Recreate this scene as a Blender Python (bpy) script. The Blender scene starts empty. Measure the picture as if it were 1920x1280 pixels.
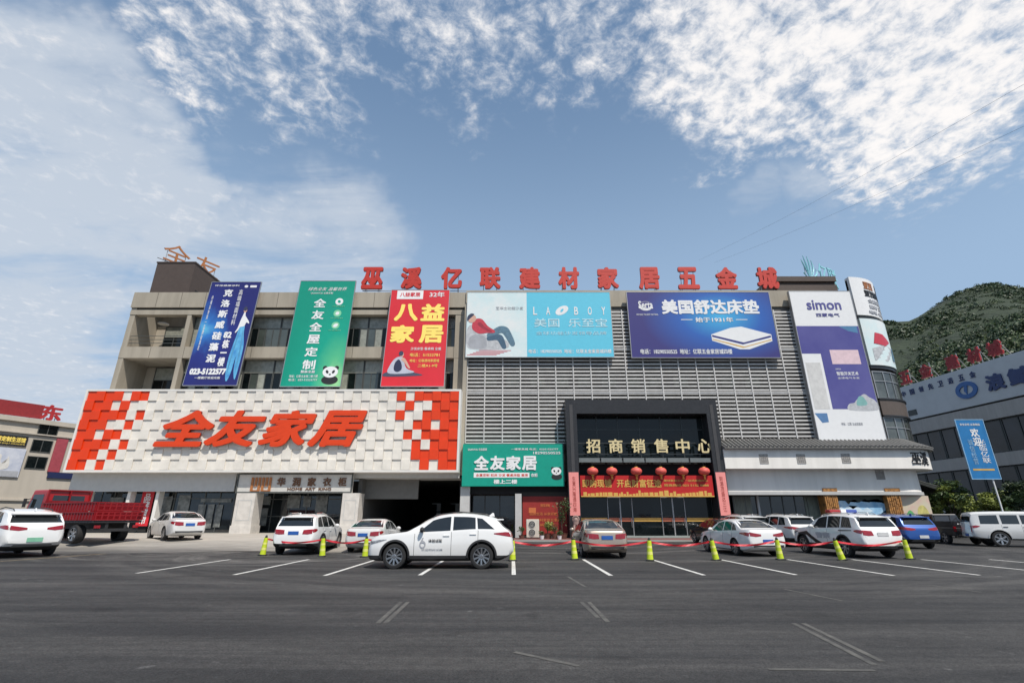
import bpy, bmesh, math, random
import numpy as np
from mathutils import Vector, Matrix
from mathutils.bvhtree import BVHTree
from mathutils import noise as mnoise

R = math.radians
random.seed(7)
S = bpy.context.scene
COL = S.collection

# ------------------------------------------------------------------ camera
F, HOR = 930.0, 970.0                       # focal length and horizon row, in 1920 px units
TH = math.atan((HOR - 640) / F)             # camera pitched up
CAMZ = 1.5
cam = bpy.data.cameras.new("camera")
cam.sensor_fit = 'HORIZONTAL'; cam.sensor_width = 36; cam.lens = 36 * F / 1920
cam.clip_start = 0.1; cam.clip_end = 5000
co = bpy.data.objects.new("camera", cam); COL.objects.link(co)
co.location = (0, 0, CAMZ); co.rotation_euler = (R(90) + TH, 0, 0)
S.camera = co

# ------------------------------------------------------------------ sky and sun
SUN_EL, SUN_AZ = R(56), R(32)               # azimuth: sun is behind the camera, this far to the right
sun_dir = Vector((math.sin(SUN_AZ) * math.cos(SUN_EL), -math.cos(SUN_AZ) * math.cos(SUN_EL), math.sin(SUN_EL)))
ld = bpy.data.lights.new("sun", 'SUN'); ld.energy = 3.7; ld.angle = R(0.8); ld.color = (1, 0.94, 0.85)
lo = bpy.data.objects.new("sun", ld); COL.objects.link(lo)
lo.rotation_euler = sun_dir.to_track_quat('Z', 'Y').to_euler()
lo.location = (0, 0, 60)

W = bpy.data.worlds.new("World"); S.world = W; W.use_nodes = True
nt = W.node_tree; N = nt.nodes; L = nt.links
for n in list(N): N.remove(n)

def nd(tree, typ, **kw):
    n = tree.nodes.new(typ)
    for k, v in kw.items():
        if k.startswith('i_'): n.inputs[k[2:].replace('_', ' ')].default_value = v
        else: setattr(n, k, v)
    return n
def mth(tree, op, a, b=None, c=None, clamp=False):
    n = tree.nodes.new('ShaderNodeMath'); n.operation = op; n.use_clamp = clamp
    for i, v in enumerate((a, b, c)):
        if v is None: continue
        if isinstance(v, (int, float)): n.inputs[i].default_value = v
        else: tree.links.new(v, n.inputs[i])
    return n.outputs[0]
def vmth(tree, op, a, b=None):
    n = tree.nodes.new('ShaderNodeVectorMath'); n.operation = op
    for i, v in enumerate((a, b)):
        if v is None: continue
        if isinstance(v, (tuple, list, Vector)): n.inputs[i].default_value = tuple(v)
        else: tree.links.new(v, n.inputs[i])
    return n

def pix_dir(px, py):
    dx, dy = (px - 960) / F, (640 - py) / F
    return Vector((dx, math.cos(TH) - dy * math.sin(TH), math.sin(TH) + dy * math.cos(TH))).normalized()

sky = nd(nt, 'ShaderNodeTexSky', sky_type='NISHITA', sun_disc=False)
sky.sun_elevation = SUN_EL
sky.sun_rotation = math.pi - SUN_AZ
sky.air_density = 1.0; sky.dust_density = 1.6; sky.ozone_density = 1.0
tc = nd(nt, 'ShaderNodeTexCoord')
dirv = tc.outputs['Generated']
sep = nd(nt, 'ShaderNodeSeparateXYZ'); L.new(dirv, sep.inputs[0])
zz = mth(nt, 'ADD', mth(nt, 'MAXIMUM', sep.outputs[2], 0.0), 0.10)
cx_ = mth(nt, 'DIVIDE', sep.outputs[0], zz); cy_ = mth(nt, 'DIVIDE', sep.outputs[1], zz)
comb = nd(nt, 'ShaderNodeCombineXYZ'); L.new(cx_, comb.inputs[0]); L.new(cy_, comb.inputs[1])
def fbm(scale, detail, rough, stretch=(1, 1, 1), off=(0, 0, 0), dist=0.0):
    m = nd(nt, 'ShaderNodeMapping'); m.inputs['Scale'].default_value = stretch; m.inputs['Location'].default_value = off
    m.inputs['Rotation'].default_value = (0, 0, R(-28))
    L.new(comb.outputs[0], m.inputs[0])
    n = nd(nt, 'ShaderNodeTexNoise'); n.inputs['Scale'].default_value = scale; n.inputs['Detail'].default_value = detail
    n.inputs['Roughness'].default_value = rough; n.inputs['Distortion'].default_value = dist
    L.new(m.outputs[0], n.inputs[0]); return n.outputs[0]
# the banks' outlines are ragged: their directions are stirred with noise first
wn = nd(nt, 'ShaderNodeTexNoise'); wn.inputs['Scale'].default_value = 3.2; wn.inputs['Detail'].default_value = 5; wn.inputs['Roughness'].default_value = .6
L.new(dirv, wn.inputs[0])
wv = vmth(nt, 'SCALE', vmth(nt, 'SUBTRACT', wn.outputs['Color'], (.5, .5, .5)).outputs[0]); wv.inputs['Scale'].default_value = .42
wdir = vmth(nt, 'NORMALIZE', vmth(nt, 'ADD', dirv, wv.outputs[0]).outputs[0]).outputs[0]
def blobs(lst):
    tot = None
    for px, py, r0, r1, amp in lst:          # directions of cloud banks, angular radii in degrees
        d = vmth(nt, 'DOT_PRODUCT', wdir, pix_dir(px, py)).outputs['Value']
        mr = nd(nt, 'ShaderNodeMapRange', interpolation_type='SMOOTHSTEP')
        mr.inputs['From Min'].default_value = math.cos(R(r1)); mr.inputs['From Max'].default_value = math.cos(R(r0))
        mr.inputs['To Min'].default_value = 0; mr.inputs['To Max'].default_value = amp
        L.new(d, mr.inputs[0])
        tot = mr.outputs[0] if tot is None else mth(nt, 'MAXIMUM', tot, mr.outputs[0])
    return tot
puffy = blobs([(1450, 0, 5, 16, 1.0), (1700, 10, 5, 18, 1.0), (1150, 10, 2, 13, .68), (1330, 150, 2, 10, .74), (900, 30, 2, 15, .66),
               (1860, 90, 2, 11, .68), (560, 30, 2, 13, .58), (1080, 150, 0, 8, .5), (400, 80, 1, 9, .6)])
soft = blobs([(60, 270, 4, 15, .9), (230, 290, 2, 10, .85), (340, 332, 0.5, 5, 1.0), (130, 430, 1, 11, .8), (420, 440, 1, 13, .62),
              (640, 460, 1, 12, .62), (30, 640, 3, 13, .95), (10, 760, 2, 14, .9), (1500, 340, 0, 5, .55), (560, 510, 1, 8, .6), (1400, 345, 0, 4, .5), (720, 420, 0, 7, .5)])
n_big = fbm(2.6, 6, .62, dist=.3)
n_puff = fbm(21.0, 7, .64, off=(3, 1, 0), dist=.25)
n_soft = fbm(2.2, 7, .6, stretch=(1.0, 2.2, 1), off=(5, 2, 0), dist=.35)
def ss(v, a, b):
    mr = nd(nt, 'ShaderNodeMapRange', interpolation_type='SMOOTHSTEP')
    mr.inputs['From Min'].default_value = a; mr.inputs['From Max'].default_value = b; L.new(v, mr.inputs[0]); return mr.outputs[0]
pm = mth(nt, 'ADD', mth(nt, 'MULTIPLY', n_puff, .62), mth(nt, 'MULTIPLY', n_big, .38))
c1 = mth(nt, 'MULTIPLY', ss(mth(nt, 'ADD', pm, mth(nt, 'MULTIPLY', puffy, .27)), .54, .80), ss(puffy, 0.02, .55))
c2 = mth(nt, 'MULTIPLY', ss(mth(nt, 'ADD', n_soft, mth(nt, 'MULTIPLY', soft, .42)), .50, .92), ss(soft, 0.02, .7))
back = mth(nt, 'MULTIPLY', ss(sep.outputs[1], .1, -.3), ss(n_big, .48, .7))
cloud = mth(nt, 'MULTIPLY', mth(nt, 'MAXIMUM', mth(nt, 'MAXIMUM', c1, mth(nt, 'MULTIPLY', c2, .88)), mth(nt, 'MULTIPLY', back, .5)), .95, clamp=True)
mixc = nd(nt, 'ShaderNodeMix', data_type='RGBA')
SKY_STR = 0.10
cloudcol = nd(nt, 'ShaderNodeMix', data_type='RGBA')
cloudcol.inputs[6].default_value = (4.9, 5.4, 6.1, 1); cloudcol.inputs[7].default_value = (8.4, 8.1, 7.9, 1)
L.new(ss(mth(nt, 'ADD', pm, mth(nt, 'MULTIPLY', puffy, .2)), .5, .8), cloudcol.inputs[0])
L.new(cloud, mixc.inputs[0])
# the clear part: Nishita, paler with thin high haze
skymix = nd(nt, 'ShaderNodeMix', data_type='RGBA')
skymix.inputs[0].default_value = .8
elevmix = nd(nt, 'ShaderNodeMix', data_type='RGBA')
elevmix.inputs[6].default_value = (3.05, 4.35, 6.05, 1); elevmix.inputs[7].default_value = (1.30, 2.20, 3.65, 1)
L.new(ss(sep.outputs[2], .34, .80), elevmix.inputs[0])
L.new(sky.outputs[0], skymix.inputs[6]); L.new(elevmix.outputs[2], skymix.inputs[7])
L.new(skymix.outputs[2], mixc.inputs[6]); L.new(cloudcol.outputs[2], mixc.inputs[7])
bg = nd(nt, 'ShaderNodeBackground'); bg.inputs[1].default_value = SKY_STR
L.new(mixc.outputs[2], bg.inputs[0])
wo = nd(nt, 'ShaderNodeOutputWorld'); L.new(bg.outputs[0], wo.inputs[0])

S.view_settings.view_transform = 'Standard'; S.view_settings.look = 'None'
S.view_settings.exposure = 0.30; S.view_settings.gamma = 1.0; S.view_settings.use_curve_mapping = False
S.render.resolution_x, S.render.resolution_y = 1024, 682
S.render.engine = 'CYCLES'
S.cycles.max_bounces = 6

# ------------------------------------------------------------------ helpers
def P(px, py, Y):
    """point of the vertical plane y = Y seen at a photo position -> (X, Z)"""
    d = pix_dir(px, py); t = Y / d.y
    return d.x * t, CAMZ + d.z * t
def PX(px, py, Y): return P(px, py, Y)[0]
def PZ(py, Y): return P(960, py, Y)[1]
def G(px, py, z=0.0):
    d = pix_dir(px, py); t = (z - CAMZ) / d.z
    return Vector((d.x * t, d.y * t, z))

MATS = {}
def mat(name, col, rough=.6, metal=0.0, var=.08, vscale=3.0, bump=0.0, bscale=40.0, coat=0.0, spec=.5, emit=None, col2=None, streak=False):
    if name in MATS: return MATS[name]
    m = bpy.data.materials.new(name); m.use_nodes = True; t = m.node_tree
    b = t.nodes['Principled BSDF']
    b.inputs['Roughness'].default_value = rough; b.inputs['Metallic'].default_value = metal
    b.inputs['Specular IOR Level'].default_value = spec
    if coat: b.inputs['Coat Weight'].default_value = coat; b.inputs['Coat Roughness'].default_value = .05
    tcx = nd(t, 'ShaderNodeTexCoord')
    nz = nd(t, 'ShaderNodeTexNoise'); nz.inputs['Scale'].default_value = vscale; nz.inputs['Detail'].default_value = 6; nz.inputs['Roughness'].default_value = .65
    if streak:
        mp = nd(t, 'ShaderNodeMapping'); mp.inputs['Scale'].default_value = (1, 1, .12)
        t.links.new(tcx.outputs['Object'], mp.inputs[0]); t.links.new(mp.outputs[0], nz.inputs[0])
    else:
        t.links.new(tcx.outputs['Object'], nz.inputs[0])
    mx = nd(t, 'ShaderNodeMix', data_type='RGBA')
    c2 = col2 or tuple(c * (1 - 2.2 * var) for c in col)
    mx.inputs[6].default_value = (*col, 1); mx.inputs[7].default_value = (*c2, 1)
    mr = nd(t, 'ShaderNodeMapRange'); mr.inputs['From Min'].default_value = .38; mr.inputs['From Max'].default_value = .72
    t.links.new(nz.outputs[0], mr.inputs[0]); t.links.new(mr.outputs[0], mx.inputs[0])
    t.links.new(mx.outputs[2], b.inputs['Base Color'])
    if bump:
        n2 = nd(t, 'ShaderNodeTexNoise'); n2.inputs['Scale'].default_value = bscale; n2.inputs['Detail'].default_value = 4
        t.links.new(tcx.outputs['Object'], n2.inputs[0])
        bp = nd(t, 'ShaderNodeBump'); bp.inputs['Strength'].default_value = bump; bp.inputs['Distance'].default_value = .02
        t.links.new(n2.outputs[0], bp.inputs['Height']); t.links.new(bp.outputs[0], b.inputs['Normal'])
    if emit:
        b.inputs['Emission Color'].default_value = (*col, 1); b.inputs['Emission Strength'].default_value = emit
    MATS[name] = m
    return m
def srgb(r, g, b):
    f = lambda c: ((c / 255 + .055) / 1.055) ** 2.4 if c > 10 else c / 255 / 12.92
    return (f(r), f(g), f(b))

def parent_to(o, p):
    o.parent = p
    o.matrix_parent_inverse = Matrix.Translation(-p.location) if p.get('_w') else Matrix.Identity(4)
def thing(name, label, cat, loc=(0, 0, 0), rotz=0.0, group=None, world=False):
    """Empty at the base of a thing; world=True: its parts are given in world coordinates"""
    o = bpy.data.objects.new(name, None); COL.objects.link(o)
    o.location = loc; o.rotation_euler = (0, 0, rotz); o.empty_display_size = .3
    o['label'] = label; o['category'] = cat
    if group: o['group'] = group
    WORLD[o.name] = Vector(loc) if world else None
    return o
WORLD = {}
def link(name, me, mats, parent=None, smooth=False, loc=None):
    if not isinstance(mats, (list, tuple)): mats = [mats]
    for m in mats: me.materials.append(m)
    if smooth:
        for p in me.polygons: p.use_smooth = True
    o = bpy.data.objects.new(name, me); COL.objects.link(o)
    if parent is not None:
        o.parent = parent
        w = WORLD.get(parent.name)
        if w is not None: o.matrix_parent_inverse = Matrix.Translation(-w)
        WORLD[o.name] = None
    elif loc is not None:
        me.transform(Matrix.Translation(-Vector(loc))); o.location = loc
    return o
def obj(name, bm, mats, parent=None, smooth=False, loc=None, recalc=True):
    if recalc: bmesh.ops.recalc_face_normals(bm, faces=bm.faces)
    me = bpy.data.meshes.new(name); bm.to_mesh(me); bm.free()
    return link(name, me, mats, parent, smooth, loc)
def tag(o, label, cat, group=None, kind=None):
    o['label'] = label; o['category'] = cat
    if group: o['group'] = group
    if kind: o['kind'] = kind
    return o
def struct(o, label=None, kind='structure'):
    o['kind'] = kind
    if label: o['label'] = label
    return o
def BM(): return bmesh.new()
def face(bm, vs, mi=0):
    f = bm.faces.new([v if isinstance(v, bmesh.types.BMVert) else bm.verts.new(v) for v in vs]); f.material_index = mi; return f
def box(bm, x0, x1, y0, y1, z0, z1, mi=0, fr=None):
    c = [(x, y, z) for x in (x0, x1) for y in (y0, y1) for z in (z0, z1)]
    v = [bm.verts.new(fr(*p) if fr else p) for p in c]
    for q in ((0, 1, 3, 2), (4, 6, 7, 5), (0, 4, 5, 1), (2, 3, 7, 6), (0, 2, 6, 4), (1, 5, 7, 3)):
        f = bm.faces.new([v[i] for i in q]); f.material_index = mi
    return v
def tube(bm, pts, r, seg=8, mi=0, cap=True):
    pts = [Vector(p) for p in pts]; rings = []
    for i, p in enumerate(pts):
        d = (pts[min(i + 1, len(pts) - 1)] - pts[max(i - 1, 0)]).normalized()
        a = d.orthogonal().normalized() if abs(d.z) > .9 else d.cross(Vector((0, 0, 1))).normalized()
        b = d.cross(a)
        rr = r[i] if isinstance(r, (list, tuple)) else r
        rings.append([bm.verts.new(p + a * rr * math.cos(2 * math.pi * k / seg) + b * rr * math.sin(2 * math.pi * k / seg)) for k in range(seg)])
    for i in range(len(rings) - 1):
        for k in range(seg):
            f = bm.faces.new([rings[i][k], rings[i][(k + 1) % seg], rings[i + 1][(k + 1) % seg], rings[i + 1][k]]); f.material_index = mi
    if cap:
        for rg in (rings[0], rings[-1]):
            f = bm.faces.new(rg); f.material_index = mi
def lathe(bm, prof, seg=16, M=None, mi=0):
    """prof: list of (radius, height) about local z"""
    M = M or Matrix.Identity(4); rings = []
    for r, h in prof:
        if r < 1e-5: rings.append([bm.verts.new(M @ Vector((0, 0, h)))])
        else: rings.append([bm.verts.new(M @ Vector((r * math.cos(2 * math.pi * k / seg), r * math.sin(2 * math.pi * k / seg), h))) for k in range(seg)])
    for a, b in zip(rings, rings[1:]):
        for k in range(seg):
            q = [a[k % len(a)], a[(k + 1) % len(a)], b[(k + 1) % len(b)], b[k % len(b)]]
            q = [v for i, v in enumerate(q) if v not in q[:i]]
            if len(q) > 2:
                f = bm.faces.new(q); f.material_index = mi
def bevel(bm, w, seg=2):
    bmesh.ops.bevel(bm, geom=[e for e in bm.edges], offset=w, segments=seg, affect='EDGES', profile=.5)

class Frame:
    """a flat frame: u along, v up, d out of the face"""
    def __init__(s, o, u, v):
        s.o, s.u, s.v = Vector(o), Vector(u).normalized(), Vector(v).normalized(); s.n = s.u.cross(s.v).normalized()
    def __call__(s, u, d, v): return s.o + s.u * u + s.v * v + s.n * d
def front(x0, z0, Y): return Frame((x0, Y, z0), (1, 0, 0), (0, 0, 1))
class Drum:
    def __init__(s, cx, cy, r): s.cx, s.cy, s.r = cx, cy, r
    def __call__(s, u, d, v):
        a = u / s.r; return Vector((s.cx + (s.r + d) * math.sin(a), s.cy - (s.r + d) * math.cos(a), v))

def glyph_mesh(body, bold=0.0, vertical=False, shear=0.0, line=1.0, ext=.02, res=3):
    c = bpy.data.curves.new('glyphs', 'FONT'); c.body = '\n'.join(body) if vertical else body
    c.resolution_u = res; c.offset = bold; c.shear = shear; c.space_line = line; c.extrude = 0; c.align_x = 'CENTER' if vertical else 'LEFT'
    o = bpy.data.objects.new('glyphs', c); COL.objects.link(o)
    dg = bpy.context.evaluated_depsgraph_get()
    me = bpy.data.meshes.new_from_object(o.evaluated_get(dg))
    bpy.data.objects.remove(o); bpy.data.curves.remove(c)
    return me
def text(parent, fr, body, u0, u1, v0, v1, m, name='lettering', bold=.02, ext=.03, d=.012, vertical=False, shear=0.0, line=1.0, sides=None, loc=None, keep=False):
    """lettering laid into the box u0..u1, v0..v1 of a frame, standing ext proud of it"""
    me = glyph_mesh(body, 0.0, vertical, shear, line)
    n = len(me.vertices)
    co_ = np.empty(n * 3); me.vertices.foreach_get('co', co_); co_ = co_.reshape(-1, 3)
    mn, mx = co_.min(0), co_.max(0); sz = np.maximum(mx - mn, 1e-4)
    sx, sy = (u1 - u0) / sz[0], (v1 - v0) / sz[1]
    if keep: sx = sy = min(sx, sy)
    bm = bmesh.new(); bm.from_mesh(me); bpy.data.meshes.remove(me)
    bmesh.ops.remove_doubles(bm, verts=bm.verts, dist=1e-5)
    uc, vc = (u0 + u1) / 2, (v0 + v1) / 2
    cen = (mn + mx) / 2
    b_ = max(0.0, bold) * 1.05
    if b_ > 0:                                             # heavier strokes: shifted copies, each a hair deeper than the last
        base = bm.copy(); src = bpy.data.meshes.new('g'); base.to_mesh(src); base.free()
        groups = []
        for k, (ax, ay) in enumerate(((-1, -1), (1, -1), (1, 1), (-1, 1)) if bold < .03 else ((-.92, -.92), (.92, -.92), (.92, .92), (-.92, .92), (0, -1.15), (1.15, 0), (0, 1.15), (-1.15, 0))):
            if k == 0: vs_ = bm.verts[:]
            else:
                n0 = len(bm.verts); bm.from_mesh(src); bm.verts.ensure_lookup_table(); vs_ = bm.verts[n0:]
            groups.append((vs_, ax * b_, ay * b_, k))
        for vs_, ox, oy, k in groups:
            for v in vs_: v.co.x += ox; v.co.y += oy; v.co.z = k * .012
        bpy.data.meshes.remove(src)
        sx, sy = (u1 - u0) / (sz[0] + 2 * b_), (v1 - v0) / (sz[1] + 2 * b_)
        if keep: sx = sy = min(sx, sy)
    fs = list(bm.faces)
    if ext > 0:
        r = bmesh.ops.extrude_face_region(bm, geom=fs)
        top = [g for g in r['geom'] if isinstance(g, bmesh.types.BMVert)]
        for v in top: v.co.z = 1.0 + v.co.z
        if sides:
            tf = {g for g in r['geom'] if isinstance(g, bmesh.types.BMFace)}
            for f in bm.faces:
                if f not in tf: f.material_index = 1
    for f in bm.faces: f.smooth = False
    for v in bm.verts:
        v.co = fr(uc + (v.co.x - cen[0]) * sx, d + v.co.z * ext, vc + (v.co.y - cen[1]) * sy)
    return obj(name, bm, [m, sides] if sides else m, parent, loc=loc)
def rect(bm, fr, u0, u1, v0, v1, d0, d1, mi=0): box(bm, u0, u1, d0, d1, v0, v1, mi, fr)
def poly(bm, fr, pts, d0, d1, mi=0):
    """prism of a convex or simple outline in a frame"""
    a = [bm.verts.new(fr(u, d0, v)) for u, v in pts]; b = [bm.verts.new(fr(u, d1, v)) for u, v in pts]
    for q in (a, b): bm.faces.new(q).material_index = mi
    for i in range(len(pts)):
        j = (i + 1) % len(pts); bm.faces.new([a[i], a[j], b[j], b[i]]).material_index = mi
def ell(cx, cy, rx, ry, n=20, rot=0.0):
    return [(cx + rx * math.cos(t) * math.cos(rot) - ry * math.sin(t) * math.sin(rot), cy + rx * math.cos(t) * math.sin(rot) + ry * math.sin(t) * math.cos(rot)) for t in (2 * math.pi * k / n for k in range(n))]
# ------------------------------------------------------------------ ground
def asphalt():
    m = bpy.data.materials.new('asphalt'); m.use_nodes = True; t = m.node_tree; b = t.nodes['Principled BSDF']
    tcx = nd(t, 'ShaderNodeTexCoord'); o = tcx.outputs['Object']
    def nz(scale, det, stretch=(1, 1, 1), rough=.6, dist=0):
        mp = nd(t, 'ShaderNodeMapping'); mp.inputs['Scale'].default_value = stretch; t.links.new(o, mp.inputs[0])
        n = nd(t, 'ShaderNodeTexNoise'); n.inputs['Scale'].default_value = scale; n.inputs['Detail'].default_value = det; n.inputs['Roughness'].default_value = rough; n.inputs['Distortion'].default_value = dist
        t.links.new(mp.outputs[0], n.inputs[0]); return n.outputs[0]
    def rng(v, a, b_, c, d):
        r = nd(t, 'ShaderNodeMapRange'); r.inputs[1].default_value = a; r.inputs[2].default_value = b_; r.inputs[3].default_value = c; r.inputs[4].default_value = d
        t.links.new(v, r.inputs[0]); return r.outputs[0]
    big = rng(nz(.16, 6, (.5, 1.3, 1), .65), .34, .68, .70, 1.30)
    streak = rng(nz(.6, 9, (.07, 1.7, 1), .78, .5), .44, .76, 0, .75)
    fine = rng(nz(38, 5, rough=.8), .40, .62, .55, 1.5)
    grit = rng(nz(7, 8, rough=.8), .38, .64, .76, 1.26)
    dust = rng(nz(.28, 6, (.5, 1, 1), .7), .5, .75, 0, .35)
    # tyre swirls worn into the dust on the left of the lot
    sp = nd(t, 'ShaderNodeSeparateXYZ'); t.links.new(o, sp.inputs[0])
    def swirl(cx, cy, r0, r1, sc):
        dx = mth(t, 'SUBTRACT', sp.outputs[0], cx); dy = mth(t, 'SUBTRACT', sp.outputs[1], cy)
        rr = mth(t, 'SQRT', mth(t, 'ADD', mth(t, 'MULTIPLY', dx, dx), mth(t, 'MULTIPLY', dy, dy)))
        rr2 = mth(t, 'ADD', rr, mth(t, 'MULTIPLY', nz(.3, 2), 1.1))
        cb = nd(t, 'ShaderNodeCombineXYZ'); t.links.new(rr2, cb.inputs[0]); t.links.new(mth(t, 'MULTIPLY', nz(.25, 3), 1.2), cb.inputs[1])
        n = nd(t, 'ShaderNodeTexNoise'); n.inputs['Scale'].default_value = sc; n.inputs['Detail'].default_value = 5; t.links.new(cb.outputs[0], n.inputs[0])
        lines = rng(n.outputs[0], .5, .66, 0, 1)
        mask = nd(t, 'ShaderNodeMapRange', interpolation_type='SMOOTHSTEP'); mask.inputs[1].default_value = r1; mask.inputs[2].default_value = r0; t.links.new(rr, mask.inputs[0])
        return mth(t, 'MULTIPLY', lines, mask.outputs[0])
    sw = mth(t, 'MAXIMUM', mth(t, 'MAXIMUM', swirl(-9.6, 23.2, 3.0, 6.5, 2.2), swirl(-14.5, 25.5, 3.0, 8.0, 1.8)), mth(t, 'MULTIPLY', swirl(3, 34, 14, 36, .8), .55))
    base = nd(t, 'ShaderNodeMix', data_type='RGBA'); base.inputs[6].default_value = (.030, .0297, .0305, 1); base.inputs[7].default_value = (.19, .18, .167, 1)
    fac = mth(t, 'ADD', mth(t, 'ADD', mth(t, 'MULTIPLY', streak, .42), mth(t, 'MULTIPLY', dust, .55)), mth(t, 'MULTIPLY', sw, .62), clamp=True)
    t.links.new(fac, base.inputs[0])
    stain = rng(nz(.8, 3, (.8, 1.1, 1), .5, .6), .62, .72, 1.0, .66); fleck = rng(nz(3.2, 2, rough=.4), .72, .76, 1.0, 1.9)
    mul = mth(t, 'MULTIPLY', mth(t, 'MULTIPLY', mth(t, 'MULTIPLY', big, fine), grit), mth(t, 'MULTIPLY', stain, fleck))
    v = vmth(t, 'SCALE', base.outputs[2]); t.links.new(mul, v.inputs['Scale'])
    t.links.new(v.outputs[0], b.inputs['Base Color'])
    b.inputs['Roughness'].default_value = .82; b.inputs['Specular IOR Level'].default_value = .35
    bp = nd(t, 'ShaderNodeBump'); bp.inputs['Strength'].default_value = .5; bp.inputs['Distance'].default_value = .012
    t.links.new(nz(45, 4), bp.inputs['Height']); t.links.new(bp.outputs[0], b.inputs['Normal'])
    return m
bm = BM()
face(bm, [(-1500, -400, 0), (1500, -400, 0), (1500, 1500, 0), (-1500, 1500, 0)])
struct(obj('parking_lot', bm, asphalt()))

M_line = mat('road_paint', (.72, .71, .67), .7, var=.16, vscale=9, col2=(.38, .37, .35))
M_worn = mat('worn_paint', (.115, .11, .10), .85, var=.2, vscale=3.5, col2=(.036, .0355, .036))
M_yline = mat('faded_yellow_paint', (.34, .25, .12), .8, vscale=4, col2=(.10, .09, .08))
bm = BM()
LINES_X = [-10.75, -7.75, -5.15, -2.55, .05, 2.72, 5.32, 7.92, 10.5, 12.95, 15.6, 18.2, 20.8]
for i, x in enumerate(LINES_X):
    y0, y1 = 15.1 + .12 * math.sin(i * 2.1), 20.6
    if i == 0: y0 = 15.6
    face(bm, [(x - .06, y0, .004), (x + .06, y0, .004), (x + .06, y1, .004), (x - .06, y1, .004)])
struct(obj('bay_markings', bm, M_line))
bm = BM()
def stroke(a, b, w=.1):
    A, B = G(*a), G(*b); d = (B - A).normalized(); n = Vector((-d.y, d.x, 0)) * w / 2
    k = 8
    for i in range(k):
        p, q = A.lerp(B, i / k), A.lerp(B, (i + 1) / k); up = Vector((0, 0, .004))
        face(bm, [p - n + up, p + n + up, q + n + up, q - n + up])
for a, b in (((708, 1168), (752, 1128)), ((722, 1168), (765, 1128)), ((1122, 1158), (1090, 1128)), ((1140, 1166), (1104, 1128)), ((1640, 1246), (1488, 1168)),
             ((1655, 1240), (1506, 1168)), ((1085, 1248), (965, 1222)), ((1640, 1256), (1440, 1254)), ((1580, 1126), (1470, 1104)), ((1840, 1110), (1740, 1096)), ((1098, 1100), (1064, 1080))):
    stroke(a, b, .075)
struct(obj('old_markings', bm, M_worn))
bm = BM(); stroke((0, 1052), (300, 1030), .14); stroke((300, 1030), (470, 1022), .14)
struct(obj('yellow_marking', bm, M_yline))

# raised pale apron before the left shops, sloping up to their sills
def apron_mat():
    m = bpy.data.materials.new('dusty_concrete'); m.use_nodes = True; t = m.node_tree; b = t.nodes['Principled BSDF']; b.inputs['Roughness'].default_value = .85
    o = nd(t, 'ShaderNodeTexCoord').outputs['Object']; sp = nd(t, 'ShaderNodeSeparateXYZ'); t.links.new(o, sp.inputs[0])
    def nz(sc, det, st=(1, 1, 1), rg=.65):
        mp = nd(t, 'ShaderNodeMapping'); mp.inputs['Scale'].default_value = st; t.links.new(o, mp.inputs[0])
        n = nd(t, 'ShaderNodeTexNoise'); n.inputs['Scale'].default_value = sc; n.inputs['Detail'].default_value = det; n.inputs['Roughness'].default_value = rg; t.links.new(mp.outputs[0], n.inputs[0]); return n.outputs[0]
    # swept clean by the shops, tracked with asphalt dirt towards the lot
    k = mth(t, 'ADD', sp.outputs[1], mth(t, 'MULTIPLY', mth(t, 'SUBTRACT', nz(.35, 6, (.35, 1.2, 1)), .5), 6.5))
    k = mth(t, 'ADD', k, mth(t, 'MULTIPLY', mth(t, 'ADD', sp.outputs[0], 14.0), .10))
    mr = nd(t, 'ShaderNodeMapRange', interpolation_type='SMOOTHSTEP'); mr.inputs[1].default_value = 22.8; mr.inputs[2].default_value = 29.3; t.links.new(k, mr.inputs[0])
    mx = nd(t, 'ShaderNodeMix', data_type='RGBA'); mx.inputs[6].default_value = (.075, .073, .071, 1); mx.inputs[7].default_value = (.44, .405, .355, 1); t.links.new(mr.outputs[0], mx.inputs[0])
    g = nd(t, 'ShaderNodeMapRange'); g.inputs[1].default_value = .3; g.inputs[2].default_value = .72; g.inputs[3].default_value = .72; g.inputs[4].default_value = 1.2; t.links.new(nz(1.1, 9, (.5, 1.5, 1), .75), g.inputs[0])
    v = vmth(t, 'SCALE', mx.outputs[2]); t.links.new(g.outputs[0], v.inputs['Scale']); t.links.new(v.outputs[0], b.inputs['Base Color']); return m
M_apron = apron_mat()
def apron_z(x, y):
    a = min(1, max(0, (y - 24.5) / 5.0)); a = a * a * (3 - 2 * a)
    e = min(1, max(0, (-4.2 - x) / 4.0)); return .40 * a * e
bm = BM()
xs = [-90, -60, -45, -36, -30, -26, -22, -18, -15, -12, -10, -8.2, -7, -6, -5, -4.2]; ys = [24.5, 25.2, 26, 27, 28, 29.5, 34, 41, 52]
g = [[bm.verts.new((x - (.0 if y > 25 else 0), y + (.9 * math.sin(x * .4) if y == 24.5 else 0), apron_z(x, y) + .004)) for x in xs] for y in ys]
for i in range(len(ys) - 1):
    for j in range(len(xs) - 1): bm.faces.new([g[i][j], g[i][j + 1], g[i + 1][j + 1], g[i + 1][j]])
struct(obj('pavement', bm, M_apron, smooth=True))
M_redpave = mat('red_paving', (.22, .095, .085), .8, var=.12, vscale=6)
bm = BM(); box(bm, -3.9, 18.0, 35.6, 38.9, -.1, .10)
struct(obj('entrance_pavement', bm, M_redpave))
M_kerb = mat('kerb_stone', (.34, .34, .32), .8)
bm = BM(); box(bm, -3.9, 18.0, 35.35, 35.597, -.1, .102); struct(obj('kerb', bm, M_kerb))

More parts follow.
